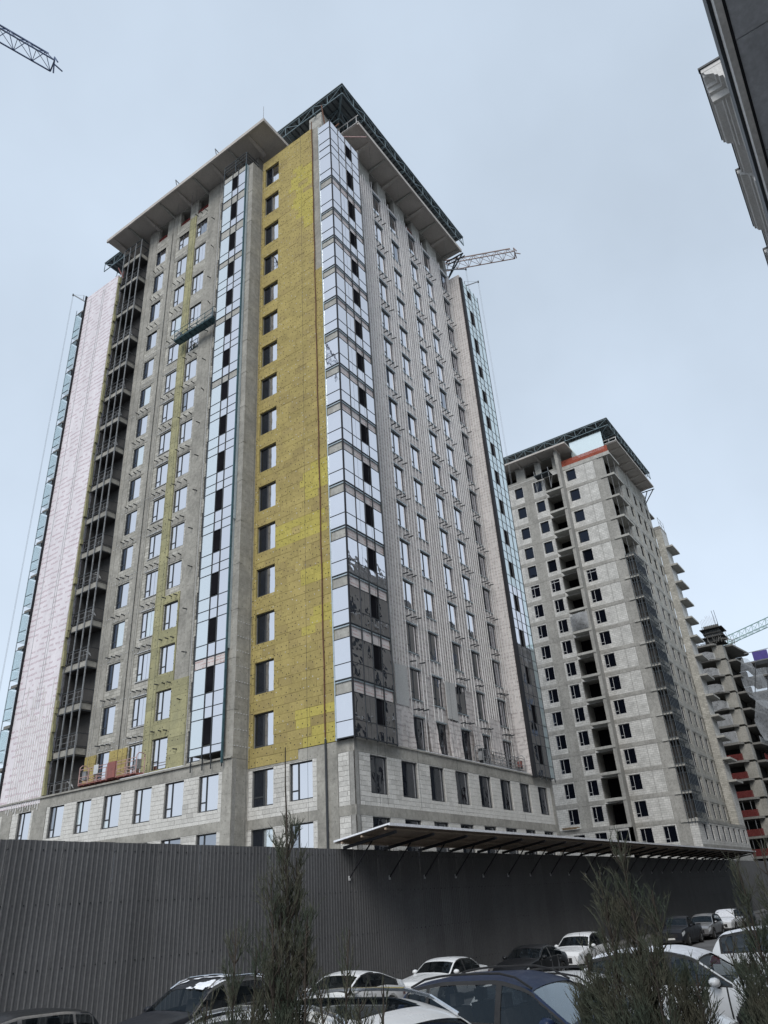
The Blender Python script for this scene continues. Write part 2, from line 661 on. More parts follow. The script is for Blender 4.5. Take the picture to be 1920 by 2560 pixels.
def pane(parent, face, p, u0, u1, z0, z1, mt, name='glass_pane', rz=0):
    key = (round(u1 - u0, 3), round(z1 - z0, 3), mt, face)
    if key not in PANE:
        a, b = (u1 - u0) / 2, z1 - z0
        mb = MB()
        if face == 'R':
            mb.box(-a, a, -.012, .012, 0, b)
        else:
            mb.box(-.012, .012, -a, a, 0, b)
        PANE[key] = mb.mesh('pane', mt)
    um = (u0 + u1) / 2
    return inst(name, PANE[key], parent, (um, p, z0) if face == 'R' else (p, um, z0), rz)

# ------------------------------------------------------------------ ground
def gz(x, y):
    """lot falls away from the terrace towards the hoarding"""
    s = .8 * x + .6 * y
    return float(np.interp(s, [4, 7.3, 14, 22, 29, 34, 39, 45, 60], [1.4, 1.24, .95, .72, .46, .38, .33, .2, .05]))


mb = MB()
xs = [-2500, -400, -60] + list(np.arange(-20, 62, 2.)) + [90, 200, 600, 2500]
ys = [-2500, -400, -60] + list(np.arange(-12, 60, 2.)) + [90, 200, 600, 2500]
nx = len(xs)
mb.v = [(x, y, gz(min(max(x, -6), 60), min(max(y, -2), 60)) - .002) for y in ys for x in xs]
mb.f = [(j * nx + i, j * nx + i + 1, (j + 1) * nx + i + 1, (j + 1) * nx + i) for j in range(len(ys) - 1) for i in range(nx - 1)]
mb.m = [0] * len(mb.f)
struct(mb.build('ground', 'asphalt', smooth=True))
mb = MB()
for i in range(-4, 34):      # pavement strip along the hoarding
    x0, x1 = i * 4., i * 4. + 3.98
    z = max(gz(x0, 22.6), gz(x1, 22.6))
    mb.box(x0, x1, 22.3, 24.1, -.3, z + .13)
struct(mb.build('pavement', 'paving'))
mb = MB()
cs, sn = .8, .6
q = [(4.4, -12), (4.4, 14), (-16, 14), (-16, -12)]
mb.extr([(a * cs - b * sn, a * sn + b * cs) for a, b in q], 2, -.5, 2.06)
struct(mb.build('terrace', 'bounce_paving'))  # out of view; bright top serves as a light reflector

# ------------------------------------------------------------------ finished tower
FZ = [12.70 + 3.5024 * k for k in range(14)] + [62.45, 66.69, 70.25]
WB = [(FZ[k] + .58, FZ[k] + 2.78) for k in range(12)] + [(55.5, 57.85), (59.35, 61.85), (63.5, 66.0), (67.6, 70.3)]
XG, YG = 35.64, 26.55            # corner glazing planes
XY, XF, XE = 35.95, 34.54, 34.2  # recessed wall, fin/base wall, bay glazing
YB, YW = 26.88, 28.13            # base wall, recessed wall
T1 = thing('apartment_tower', 'tall unfinished tower with yellow insulated wall and mirror glass corner bay', 'building', (XG, YG, 0))


def core_box(x0, x1, y0, y1, z0, z1, mt, nm='core_wall'):
    return MB().box(x0, x1, y0, y1, z0, z1).build(nm, mt, T1)


core_box(37.2, 64.4, 29.6, 61.7, 0, 70.6, 'shade_dark')
core_box(36.35, 64.4, 28.6, 61.7, 70.7, 71.0, 'concrete', 'roof_slab')
core_box(41, 61.5, 33, 60, 71.0, 76.2, 'concrete_dark', 'penthouse_wall')

bw_l = [(36.7, 38.5), (39.95, 41.8), (43.15, 44.95), (46.4, 48.3), (49.75, 51.5), (53.0, 54.8), (57.2, 58.95)]
bw_r = [(37.54, 39.36), (40.95, 42.8), (44.35, 46.2), (47.8, 49.65), (51.25, 53.1), (54.7, 56.55), (58.15, 59.95), (61.65, 63.5)]
bw_y = [(33.3, 35.1), (30.1, 31.95)]
BR = [(9.69, 11.89), (6.19, 8.39)]
base_def = [('L', XF, 35.48, 63.0, bw_l), ('L', XY, 26.88, 35.48, bw_y), ('R', YB, 35.95, 64.8, bw_r)]
block_items = []
FILM = ('glass_dark', 'glass_film', 'glass_film')
for fi, (fc, p, u0, u1, wins) in enumerate(base_def):
    holes = [(a, b, z0, z1) for a, b in wins for z0, z1 in BR]
    wall('base_wall', fc, p + .06, u0, u1, 0, 12.65, holes, .3, 'mortar', T1)
    for r, (z0, z1) in enumerate(BR):
        for wi, (a, b) in enumerate(wins):
            pn = ('glass_mirror',) * 3
            if fc == 'R':
                pn = ('glass_dark', 'glass_dark', 'glass_film') if (wi + r) % 3 else ('glass_film', 'glass_dark', 'glass_film')
            elif fi == 1 and wi == 0:
                pn = ('glass_dark', 'glass_dark', 'glass_mirror')
            window(T1, fc, p + .06, a + .01, b - .01, z0 + .01, z1 - .01, .10, panes=pn, split=.5 if (fi == 1 and wi == 0) else (.34 if fc == 'L' else .42), low=.26 if fc == 'L' else .03)
    # concrete bands, columns
    bands = [(8.43, 8.98), (11.95, 12.65), (4.9, 5.5)]
    if fi == 0:
        cols = [(35.48, 36.35), (55.2, 56.9), (59.8, 61.2)]
    elif fi == 1:
        cols = [(28.15, 29.75)]
    else:
        cols = [(64.2, 64.8)]
    mbc = MB()
    for z0, z1 in bands:
        for a, b, c, d in clip((u0 + (.06 if fi == 2 else 0.), u1 - (.01 if fi != 1 else .0), z0, z1), holes):
            fbox(mbc, fc, p, 0, .05, a, b, c, d)
    each(mbc, 'concrete_band', 'concrete', T1)
    for a, b in cols:
        fbox(MB(), fc, p, -.012, .05, a, b, 0, 12.64).build('concrete_column', 'concrete', T1)
    holes2 = holes + [(a - .02, b + .02, 0, 13) for a, b in cols] + [(-1e3, 1e3, a, b) for a, b in bands]
    hgt = .283
    z = 5.52
    row = 0
    while z < 11.95:
        u = u0 - (.3 if row % 2 else 0)
        while u < u1:
            w = .6 if random.random() > .12 else random.choice([.3, .42])
            r = (max(u, u0), min(u + w, u1), z, z + hgt)
            for a, b, c, d in clip(r, holes2):
                j = random.uniform(0, .012)
                block_items.append(frect(fc, p, .012 + j, .055, a + .008, b - .008, c + .008, d - .008, 'block'))
            u += w
        z += hgt
        row += 1
pieces('block', T1, block_items)
MB().box(35.958, 36.4, 26.888, 27.3, 0, 12.64).build('corner_wall', 'concrete_dark', T1)

MB().box(XF + .062, XY + .3, 35.485, 35.9, 0, 12.645).build('base_return', 'concrete', T1)

# ledge on top of the base
MB().box(34.40, 37.2, 35.5, 63, 12.66, 12.78).build('ledge', 'concrete', T1)
MB().box(40.2, 60.7, 26.80, 28.6, 12.66, 12.76).build('ledge', 'concrete', T1)
MB().box(44, 60.2, 26.82, 27.05, 12.765, 12.80).build('ledge_snow', 'snow', T1)
MB().box(34.41, 34.6, 40, 46.5, 12.785, 12.82).build('ledge_snow', 'snow', T1)

# --- yellow wall
yw = (33.3, 35.1)
holes = [(yw[0], yw[1], a, b) for a, b in WB]
wall('rear_wall', 'L', XY + .12, 28.0, 35.48, 12.65, 71.4, holes, .35, 'concrete', T1)
boards = []
z = 12.08
row = 0
while z < 71.5:
    z1 = min(z + .6, 71.55)
    ur = 27.98 if z < 51.9 else 28.98
    if z < 12.6:
        ur = 27.98
    lo = 31.2 if z < 12.3 else ur
    u = lo - (.6 if row % 2 else 0) - .15 * (row % 3)
    while u < 35.47:
        w = 1.2 if random.random() > .2 else .8
        for a, b, c, d in clip((max(u, lo), min(u + w, 35.47), z, z1), holes):
            mt = 'wool_ochre' if random.random() > .25 else 'wool_brown'
            um, zm = (a + b) / 2, (c + d) / 2
            fresh = (zm < 15.3 and um < 31.2) or (19.6 < zm < 22.4 and um < 30.3) or (23.6 < zm < 24.9 and um < 30.5) or (27 < zm < 28.6 and 29 < um < 33.2) or (30.2 < zm < 33.2 and um < 30.4) or (57 < zm < 67.5 and um < 31.4 and zm - 57 > (um - 29) * 2)
            if fresh and random.random() > .15:
                mt = 'wool_fresh'
            boards.append(frect('L', XY, -.03 + random.uniform(-.012, .012), .115, a + .007, b - .007, c + .007, d - .007, mt))
        u += w
    z += .6
    row += 1
anch = MB()
anchw = MB()
for b in boards:
    if b[3] - b[2] < .35 or b[5] - b[4] < .25:
        continue
    for q in range(3):
        yy = b[2] + (b[3] - b[2]) * (.15 + .35 * q) + random.uniform(-.05, .05)
        zz = b[4] + (b[5] - b[4]) * random.choice([.22, .5, .78])
        t_ = anch if random.random() > .22 else anchw
        s_ = .03
        t_.box(b[0] - .012, b[0] + .01, yy - s_, yy + s_, zz - s_, zz + s_)
pieces('insulation_board', T1, boards)
anch.build('anchor', 'black_trim', T1, kind='stuff')
anchw.build('anchor', 'frame_pale', T1, kind='stuff')
for k, (a, b) in enumerate(WB):
    window(T1, 'L', XY, yw[0] + .02, yw[1] - .02, a + .01, b - .01, .16, panes=('glass_dark', 'glass_dark', 'glass_mirror'), split=.44, low=.05)
# downpipe and hanging ropes on the yellow wall
mb = MB()
zc = 13.0
while zc < 71:
    mb.bar((35.84, 28.93 + .03 * math.sin(zc), zc), (35.84, 28.93 + .03 * math.sin(zc + 2.2), zc + 2.2), .045, 6)
    zc += 2.2
mb.build('downpipe', 'rust', T1)
MB().bar((35.82, 28.92, 0), (35.82, 28.92, 12.9), .07, 8).build('downpipe', 'frame_dark', T1)
for y0 in (29.9, 34.75, 35.0):
    MB().bar((35.3, y0, 7), (35.3, y0, 71.6), .009, 4).build('rope', 'frame_dark', T1)
# bare strip of wall beside the upper insulation
MB().box(XY + .05, XY + .12, 28.0, 28.98, 51.9, 71.4).build('bare_wall', 'concrete', T1)

# --- fin beside the bay
MB().box(XF, XY + .3, 35.482, 36.34, 12.66, 70.4).build('concrete_fin', 'concrete', T1)
mb = MB()
for k in range(1, 16):
    mb.box(XF - .02, XF + .3, 35.46, 36.3, FZ[k] - .45, FZ[k] - .06)
each(mb, 'fin_band', 'concrete', T1)
mb = MB()
for z in np.arange(13.4, 22.5, 1.05):
    for q in range(5):
        mb.box(34.62 + q * .26, 34.67 + q * .26, 35.44, 35.49, z, z + .05)
mb.build('anchor', 'frame_pale', T1, kind='stuff')


def mullions(face, p, us, z0, z1, mt='frame_dark', r=.035):
    for u in us:
        fbox(MB(), face, p, -.05, .04, u - r, u + r, z0, z1).build('mullion', mt, T1)


# --- projecting glass bay on the left facade
cols_e = [36.15, 37.15, 37.95, 39.2]
MB().box(XE + .12, XY + .2, 36.36, 39.15, 13.2, 70.3).build('bay_wall', 'concrete_dark', T1)
for k in range(16):
    z0 = FZ[k] if k else 13.15
    z1 = FZ[k + 1] if k < 15 else 70.2
    a, b = FZ[k] + .95, FZ[k] + .95 + (z1 - FZ[k]) * .52
    for c in range(3):
        u0, u1 = cols_e[c] + .03, cols_e[c + 1] - .03
        gm = 'glass_pale' if c == 2 else 'glass_mirror'
        pane(T1, 'L', XE, u0, u1, z0 + .03, a - .03, gm)
        if c == 1:
            fbox(MB(), 'L', XE, .02, .11, u0 + .02, u1 - .02, a + .15, b - .05).build('opening_shade', 'shade_black', T1)  # black box painted as the shade behind an open sash
        else:
            pane(T1, 'L', XE, u0, u1, a + .03, b - .03, gm)
        bare = k == 1 or (k >= 8 and k not in (9, 11)) or k == 15
        if not bare:
            pane(T1, 'L', XE, u0, u1, b + .03, z1 - .03, gm)
    if k == 1 or k >= 8:
        fbox(MB(), 'L', XE, .02, .10, cols_e[0] + .04, cols_e[3] - .04, b + .03, z1 - .03).build('spandrel', 'membrane_red' if k == 1 else 'concrete_pale', T1)
    mb = MB()
    for zz in (z0, a, b):
        fbox(mb, 'L', XE, -.035, .03, cols_e[0], cols_e[3], zz - .025, zz + .025)
    each(mb, 'transom', 'frame_dark', T1)
mullions('L', XE, cols_e[1:], 12.9, 70.4)
MB().box(XE - .05, XE + .10, 36.08, 36.16, 12.4, 70.4).build('corner_post', 'steel_teal', T1)
MB().box(XE + .101, XE + .33, 36.1, 36.155, 20, 70.4).build('edge_strip', 'zinc', T1)
MB().box(XE + .1, XE + .3, 36.0, 36.05, 30, 70.2).build('edge_strip', 'zinc', T1)
mb = MB()
for y in (36.2, 37.2, 38, 39.1):
    mb.bar((XE + .1, y, 12.2), (XE + .1, y, 13.2), .04)
mb.build('hanger', 'frame_dark', T1)
# open frame on top of the bay
mb = MB()
for y in (36.1, 37.6, 39.2):
    mb.bar((XE, y, 70.2), (XE, y, 72.1), .05)
    mb.bar((XE, y, 71.2), (XY, y, 71.2), .05)
for z in (71.2, 71.65, 72.1):
    mb.bar((XE, 36.1, z), (XE, 39.2, z), .045)
    mb.bar((XE, 36.1, z), (XY, 36.1, z), .045)
for i in range(6):
    mb.bar((XE + .3 * i, 36.1, 71.2), (XE + .3 * i, 39.2, 71.2), .03)
mb.build('service_frame', 'steel_dark', T1)

# --- window wall left of the bay
dcols = [(40.1, 41.45), (43.5, 45.15), (46.3, 47.9), (50.05, 51.6)]
dh = [(a, b, z0, z1) for a, b in dcols for z0, z1 in WB] + [(a, b, 71.3, 73.6) for a, b in dcols[1:]]
wall('window_wall', 'L', XY, 39.2, 53.1, 12.65, 73.77, dh, .4, 'old_block', T1)
for ci, (a, b) in enumerate(dcols):
    for k, (z0, z1) in enumerate(WB):
        pn = ('glass_mirror',) * 3
        if ci == 3:
            pn = ('glass_dark', 'glass_dark', 'glass_mirror')
        window(T1, 'L', XY, a + .02, b - .02, z0 + .01, z1 - .01, .06, panes=pn)
for a, b in ((41.6, 43.3), (48.35, 48.95), (49.05, 49.6), (51.75, 53.08)):
    fbox(MB(), 'L', XY, -.05, .02, a, b, 12.8, 73.7).build('concrete_column', 'concrete', T1)
for k in range(1, 17):
    mb = MB()
    zz = FZ[k] - .62
    for a, b in ((43.32, 45.2), (46.2, 48.33), (49.62, 51.73)):
        fbox(mb, 'L', XY, -.03, .02, a, b, zz, zz + .55)
    each(mb, 'concrete_band', 'concrete', T1)
ob_ = []
for z in np.arange(12.9, 71.0, .6):
    for a, b in (((45.2, 46.22),) if z > 26.4 else ((45.2, 46.22), (43.32, 45.2), (41.62, 43.32))):
        if z > 19 and a < 43:
            continue
        if z > 23 and a < 45 and random.random() < .3:
            continue
        hs_ = [(h[0] - .04, h[1] + .04, h[2], h[3]) for h in dh]
        for r in clip((a, b, z, z + .6), hs_):
            ob_.append(frect('L', XY, -.11 + random.uniform(-.01, .01), .0, r[0] + .005, r[1] - .005, r[2] + .005, r[3] - .005, 'wool_olive'))
for z in (13.0, 13.6, 14.2, 14.8):
    for a, b in ((47.95, 48.95), (49.0, 50.0), (51.65, 53.0)):
        ob_.append(frect('L', XY, -.14, -.055, a, b - .01, z, z + .59, 'wool_brown' if z < 14.4 else 'wool_ochre'))
pieces('insulation_board', T1, ob_, 150)
anch = MB()
for b in ob_:
    for q in range(2):
        yy = random.uniform(b[2] + .1, max(b[3] - .1, b[2] + .11))
        zz = random.uniform(b[4] + .1, max(b[5] - .1, b[4] + .11))
        anch.box(b[0] - .01, b[0] + .01, yy - .03, yy + .03, zz - .03, zz + .03)
anch.build('anchor', 'black_trim', T1, kind='stuff')
dots = MB()
for k in range(16):
    for y in np.arange(46.3, 53, .28):
        for r in range(2):
            if random.random() < .55:
                yy, zz = y + random.uniform(-.05, .05), FZ[k] - .15 - .35 * r + random.uniform(-.04, .04)
                dots.box(XY - .075, XY, yy - .032, yy + .032, zz - .032, zz + .032)
dots.build('anchor', 'frame_pale', T1, kind='stuff')
br = MB().box(-.42, 0, -.025, .025, -.04, .04).mesh('bracket', 'frame_dark')
for ci, (a, b) in enumerate(dcols[1:]):
    for k in range(16):
        if k > 9 and random.random() < .45:
            continue
        for q in range(3):
            inst('bracket', br, T1, (XY - .03, a + (b - a) * (.05 + .42 * q), WB[k][1] + .42 + .05 * q), random.uniform(-.25, .25))
for k in range(16):
    inst('bracket', br, T1, (XY - .03, 42.3 + random.uniform(-.2, .2), FZ[k] + 1.7), random.uniform(-.5, .3))
# white sills under the middle windows
sl = MB().box(-.10, 0, -.83, .83, -.05, 0).mesh('sill', 'frame_pale')
for k in range(0, 12):
    inst('sill', sl, T1, (XY + .02, 47.1, WB[k][0] - .01))
    inst('sill', sl, T1, (XY + .02, 47.1, WB[k][1] + .16))
for y in (41.5, 48.98):
    MB().bar((XY - .12, y, 13), (XY - .12, y, 71), .02, 4).build('conduit', 'frame_pale' if y < 45 else 'frame_dark', T1)

# --- glazed balcony stack
XC, YC0, YC1 = 34.87, 53.1, 56.1
for k in range(0, 17):
    z = FZ[k] if k < 16 else 70.2
    MB().box(XC + .16, 36.2, YC0 + .16, YC1, z - .66, z - .02).build('balcony_slab', 'shade_dark', T1)  # slab body toned dark to paint in the balcony shade
    MB().box(XC + .08, XC + .159, YC0 + .08, YC1, z - .58, z - .12).build('slab_edge', 'concrete', T1)
    MB().box(XC + .16, 36.0, YC0 + .08, YC0 + .159, z - .58, z - .12).build('slab_edge', 'concrete', T1)
    if k < 16:
        zt = FZ[k + 1] if k < 15 else 70.2
        mb = MB()
        for zz in (z - .70, z + .02, z + 1.02):
            mb.bar((XC, YC0, zz), (XC, YC1, zz), .04)
            mb.bar((XC, YC0, zz), (XY, YC0, zz), .04)
        mb.build('transom', 'frame_dark', T1)
        mb = MB()                        # guard rail and loose gear inside
        for zz in (.5, .95):
            mb.bar((XC + .25, YC0 + .25, z + zz), (XC + .25, YC1 - .1, z + zz), .02)
        for y in np.linspace(YC0 + .25, YC1 - .1, 5):
            mb.bar((XC + .25, y, z), (XC + .25, y, z + .95), .018)
        mb.build('guard_rail', 'steel_grey', T1)
        if random.random() < .6:
            mb = MB()
            pts = [(XC + .5 + .25 * math.cos(t_), YC0 + .6 + .3 * math.sin(t_) + .04 * t_, z + .5 + .5 * abs(math.sin(t_ * .6))) for t_ in np.linspace(0, 9, 22)]
            mb.path(pts, .018, 4)
            mb.build('cable_coil', random.choice(['frame_pale', 'steel_pink', 'rail_metal']), T1)
MB().box(36.2, 36.4, YC0, YC1, 12.7, 71.9).build('balcony_back_wall', 'shade_dark', T1)  # inner walls coloured dark to deepen the shade of the stack
MB().box(XC + .2, 36.2, YC1 - .06, YC1 + .03, 12.7, 71.9).build('balcony_side_wall', 'shade_dark', T1)
for y in np.linspace(YC0, YC1, 4):
    MB().box(XC - .045, XC + .045, y - .035, y + .035, 12.3, 72.1).build('mullion', 'steel_grey', T1)
MB().box(XY - .06, XY, YC0 - .05, YC0 + .02, 12.8, 72.1).build('mullion', 'frame_dark', T1)
mb = MB()
for z in (71.2, 72.1):
    mb.bar((XC, YC0, z), (XC, YC1, z), .05)
    mb.bar((XC, YC0, z), (XY + .4, YC0, z), .05)
mb.build('service_frame', 'steel_dark', T1)

# --- white sheeted wall at the far end
wall('sheeted_wall', 'L', 34.5, 56.2, 61.85, 12.35, 68.2, [], .6, 'membrane_white', T1)
MB().box(35.1, 38, 56.3, 61.8, 12.66, 67.9).build('rear_wall', 'concrete_dark', T1)
mb = MB()
z = 12.9
while z < 67.9:
    hz = random.choice([.45, .6, .6, .9])
    j = random.uniform(.02, .30)
    mb.box(34.56, 34.8, 56.2 - j, 56.2, z, min(z + hz - .01, 68))
    z += hz
mb.build('insulation_edge', 'wool_olive', T1)
for i, y in enumerate(np.linspace(56.35, 60.6, 14)):
    MB().box(34.44, 34.5, y - .025, y + .025, 11.9 + .15 * (i % 3), 20.5 + 1.7 * math.sin(i * 1.7)).build('rail', 'rail_metal', T1)
for y in (58.4, 58.7, 60.9):
    MB().box(34.455, 34.5, y - .02, y + .02, 20, 67.5).build('rail', 'frame_pale', T1)
MB().box(34.3, 34.6, 61.86, 61.95, 12.2, 68.4).build('corner_post', 'black_trim', T1)
for k in range(16):
    z0, z1 = FZ[k], FZ[k + 1]
    if z1 > 69:
        break
    for a, b in ((z0 + .03, z0 + .95), (z0 + 1.0, z1 - .8)):
        pane(T1, 'L', XE, 62.0, 63.05, a, b, 'glass_teal')
        pane(T1, 'R', 63.08, XE + .05, XE + 2.2, a, b, 'glass_teal')
    mb = MB()
    mb.box(XE + .1, 36.2, 62.0, 62.95, z1 - .70, z1 - .45)
    mb.build('balcony_slab', 'concrete_dark', T1)
    mb = MB()
    for zz in (z0, z0 + .97, z1 - .78):
        mb.box(XE - .03, XE + .03, 61.98, 63.1, zz - .02, zz + .02)
    each(mb, 'transom', 'frame_dark', T1)
MB().box(XE - .03, XE + .03, 63.05, 63.12, 12.3, 66.7).build('mullion', 'zinc', T1)

# --- glass corner bay
cr = [35.66, 36.85, 37.95, 38.95, 40.1]
cl_ = [26.57, 27.92]
wall('rear_wall', 'R', YB, 35.96, 40.08, 12.65, 70.2, [], 1.2, 'concrete', T1)
wall('rear_wall', 'L', XY, 26.88, 28.0, 12.65, 70.2, [], .4, 'concrete_pale', T1)
for k in range(16):
    z0 = FZ[k]
    z1 = FZ[k + 1]
    a = z0 + .98
    b = z0 + (z1 - z0) * .745
    gl = 'glass_wavy' if k < 8 else 'glass_mirror'
    top = k >= 14
    for (fc, p, us) in (('R', YG, cr), ('L', XG, cl_)):
        for c in range(len(us) - 1):
            u0, u1 = us[c] + .025, us[c + 1] - .025
            pane(T1, fc, p, u0, u1, z0 + .03, a - .025, gl)
            if fc == 'R' and c == 2:
                fbox(MB(), fc, p, .02, .2, u0 + .04, u1 - .04, a + .03, b - .03).build('opening_shade', 'shade_black', T1)  # black box in place of the shaded room behind
            else:
                pane(T1, fc, p, u0, u1, a + .025, b - .025, gl)
            if top:
                pane(T1, fc, p, u0, u1, b + .025, z1 - .03, gl)
        if not top:
            fbox(MB(), fc, p, .09, .32, us[0] + (.15 if fc == 'L' else .1), us[-1] - .03, b + .03, z1 - .16).build('spandrel', 'membrane_red' if fc == 'R' else 'concrete_pale', T1)
        mb = MB()
        for zz, r in ((z0, .032), (a, .02), (b, .02)):
            fbox(mb, fc, p, -.035 - (.005 if fc == 'L' else 0), .03, us[0], us[-1], zz - r, zz + r)
        each(mb, 'transom', 'frame_dark', T1)
        fbox(MB(), fc, p, .01, .1, us[0], us[-1], z1 - .15, z1 - .06).build('channel', 'zinc', T1)
mullions('R', YG, cr[1:], 12.6, 70.4, r=.025)
mullions('L', XG, cl_[1:], 12.6, 70.4, 'zinc')
MB().box(XG - .05, XG + .05, YG - .05, YG + .05, 12.55, 70.4).build('corner_post', 'black_trim', T1)
MB().box(XG + .05, 40.1, YG + .05, 28.1, 12.66, 12.74).build('bay_soffit', 'concrete', T1)
MB().box(XG + .05, XY, YG + .05, 27.9, 12.66, 12.74).build('bay_soffit', 'zinc', T1)
MB().box(40.10, 40.2, 26.52, 28.2, 12.7, 70.8).build('bay_edge', 'concrete_dark', T1)
# struts and pegs above the corner
for p, q, mt in (((36.4, 27.6, 70.3), (36.2, 27.9, 74.5), 'rust'), ((36.6, 27.3, 70.3), (38.6, 27.6, 74.2), 'rust'), ((37.4, 27, 70.2), (40.9, 25.9, 73.2), 'steel_pink')):
    MB().bar(p, q, .07, 6).build('roof_strut', mt, T1)
MB().box(36.2, 40, 27.2, 27.28, 70.3, 71.0).build('safety_net', 'net_orange', T1)
MB().box(37.3, 39.2, 28.8, 30.4, 71, 75.7).build('corner_column', 'concrete_pale', T1)

# --- sheeted window wall, right facade
rc = [(44.6, 46.1), (47.65, 49.2), (51.35, 52.9), (54.55, 56.1), (58.35, 59.95)]
rh = [(a, b, z0 - .05, z1 - .02) for a, b in rc for z0, z1 in WB]
wall('sheeted_wall', 'R', YW, 40.1, 60.6, 12.66, 71.0, rh, .35, 'membrane_grey', T1)
wall('upper_wall', 'R', YW + .12, 40.1, 60.6, 71.0, 73.77, [(a, b, 71.2, 73.5) for a, b in rc], .5, 'concrete_pale', T1)
for ci, (a, b) in enumerate(rc):
    for k, (z0, z1) in enumerate(WB):
        pn = ('glass_mirror',) * 3
        if ci == 4 or k == 0:
            pn = ('glass_dark', 'glass_dark', 'glass_film')
        elif k in (8, 9) and ci < 2:
            pn = ('glass_dark', 'glass_mirror', 'glass_mirror')
        window(T1, 'R', YW, a + .01, b - .01, z0 - .04, z1 - .03, .015, panes=pn, split=.38, low=.24)
    mbm = MB()
    for k, (z0, z1) in enumerate(WB):
        mbm.box(a - .12, b + .12, YW - .14, YW + .02, z1 + .0, z1 + .07)
        mbm.box(a - .1, b + .1, YW - .1, YW + .02, z0 - .13, z0 - .07)
    each(mbm, 'window_flashing', 'zinc', T1)
ru = []
edges = [40.45] + [x for ab in rc for x in ab] + [60.5]
for i in range(0, len(edges), 2):
    a, b = edges[i] + .12, edges[i + 1] - .12
    n = max(2, int((b - a) / .36) + 1)
    ru += list(np.linspace(a, b, n))
for i, u in enumerate(ru):
    zt = 70.6 + .7 * math.sin(i * 2.1) * random.random() + .6
    zb = 12.9 + (5.8 if random.random() < .35 else random.random() * 1.5)
    MB().box(u - .028, u + .028, YW - .17, YW - .11, zb, zt).build('rail', 'rail_metal', T1)
for ci, (a, b) in enumerate(rc):
    mb = MB()
    for k in range(15):
        for q in range(2):
            u = a + (b - a) * (.33 + .34 * q)
            mb.box(u - .025, u + .025, YW - .14, YW - .09, WB[k][1] + .12, WB[k + 1][0] - .2)
    each(mb, 'short_rail', 'rail_metal', T1)
br2 = MB().box(-.03, .03, -.5, 0, -.045, .045).mesh('bracket', 'frame_dark')
for ci, (a, b) in enumerate(rc):
    if ci == 1:
        continue
    for k in range(15):
        for q in range(3):
            if random.random() < .1:
                continue
            inst('bracket', br2, T1, (a + .15 + q * (b - a - .2) / 2, YW - .08, WB[k][1] + .42 + .06 * q), random.uniform(-.15, .25))
for k in range(15):
    inst('bracket', br2, T1, (40.7, YW - .08, FZ[k] + 2.3), .3)
for (a, b) in ((42.4, 44.0), (49.35, 50.9)):
    for q in range(4):
        w = (b - a) / 4
        MB().box(a + q * w + .006, a + (q + 1) * w - .006, YW - .25, YW - .19, 15.95, 18.8 + .02 * q).build('cladding_panel', 'cladding', T1)
# torn sheeting at the foot of the wall
for (u0, u1, z0, z1) in ((40.6, 44.3, 12.9, 16.0), (46.3, 47.5, 12.8, 15.5), (49.3, 51.2, 12.8, 15.8), (53.0, 54.5, 12.8, 16), (56.2, 58.2, 12.8, 17), (60.0, 60.6, 12.8, 20)):
    n, mz = 14, 9
    mb = MB()
    for j in range(mz):
        for i in range(n):
            u = u0 + (u1 - u0) * i / (n - 1)
            zz = z0 + (z1 - z0) * j / (mz - 1)
            fade = 1 - j / (mz - 1)
            mb.v.append((u + .05 * math.sin(j * 1.3 + i), YW - .19 - .12 * fade * (1 + math.sin(i * 1.9 + u0)) - .03 * random.random(), zz + (.25 * random.random() if j == 0 else 0)))
    mb.f = [(j * n + i, j * n + i + 1, (j + 1) * n + i + 1, (j + 1) * n + i) for j in range(mz - 1) for i in range(n - 1)]
    mb.m = [0] * len(mb.f)
    mb.build('loose_sheet', 'membrane_grey', T1, smooth=True)
# --- return wall and far glass bay
wall('return_wall', 'L', 60.6, 26.72, 28.13, 12.66, 70.4, [], .3, 'membrane_grey', T1)
for y in (26.95, 27.25, 27.55, 27.85):
    MB().box(60.52, 60.6, y - .02, y + .02, 18, 70).build('rail', 'rail_metal', T1)
MB().box(60.5, 60.95, 26.45, 26.72, 12.5, 69.8).build('corner_post', 'black_trim', T1)
fr = [61.0, 61.95, 62.9, 63.85, 64.8]
for k in range(16):
    z0, z1 = FZ[k], FZ[k + 1]
    if k == 15:
        z1 = 69.6
    a, b = z0 + .98, z0 + (z1 - z0) * .745
    for c in range(4):
        u0, u1 = fr[c] + .02, fr[c + 1] - .02
        g_ = 'glass_mint' if c == 3 or k > 4 else 'glass_mirror'
        pane(T1, 'R', YG, u0, u1, z0 + .02, a - .02, g_)
        if c == 1:
            fbox(MB(), 'R', YG, .02, .12, u0 + .1, u1 - .1, a + .05, b - .05).build('opening_shade', 'shade_black', T1)  # interior shade put in as a black box
        else:
            pane(T1, 'R', YG, u0, u1, a + .02, b - .02, g_)
        pane(T1, 'R', YG, u0, u1, b + .02, z1 - .02, g_)
    mb = MB()
    for zz in (z0, a, b):
        fbox(mb, 'R', YG, -.03, .03, fr[0], fr[-1], zz - .02, zz + .02)
    each(mb, 'transom', 'frame_dark', T1)
mullions('R', YG, fr[1:], 12.4, 69.7, r=.022)
MB().box(61, 64.75, YG + .15, 28, 12.66, 69.5).build('bay_wall', 'concrete_dark', T1)
for (a, b) in dcols[1:]:
    MB().box(XY + .1, XY + .14, a, b, 71.3, 71.95).build('safety_net', 'net_red', T1)
MB().box(rc[2][0], rc[2][1], YW + .2, YW + .24, 71.2, 71.8).build('safety_net', 'net_red', T1)
for y0 in (40.6, 44.3, 44.9, 47.2, 51.0):
    MB().bar((34.9, y0, 12.9), (34.9, y0, 73.6), .008, 4).build('rope', 'frame_dark', T1)
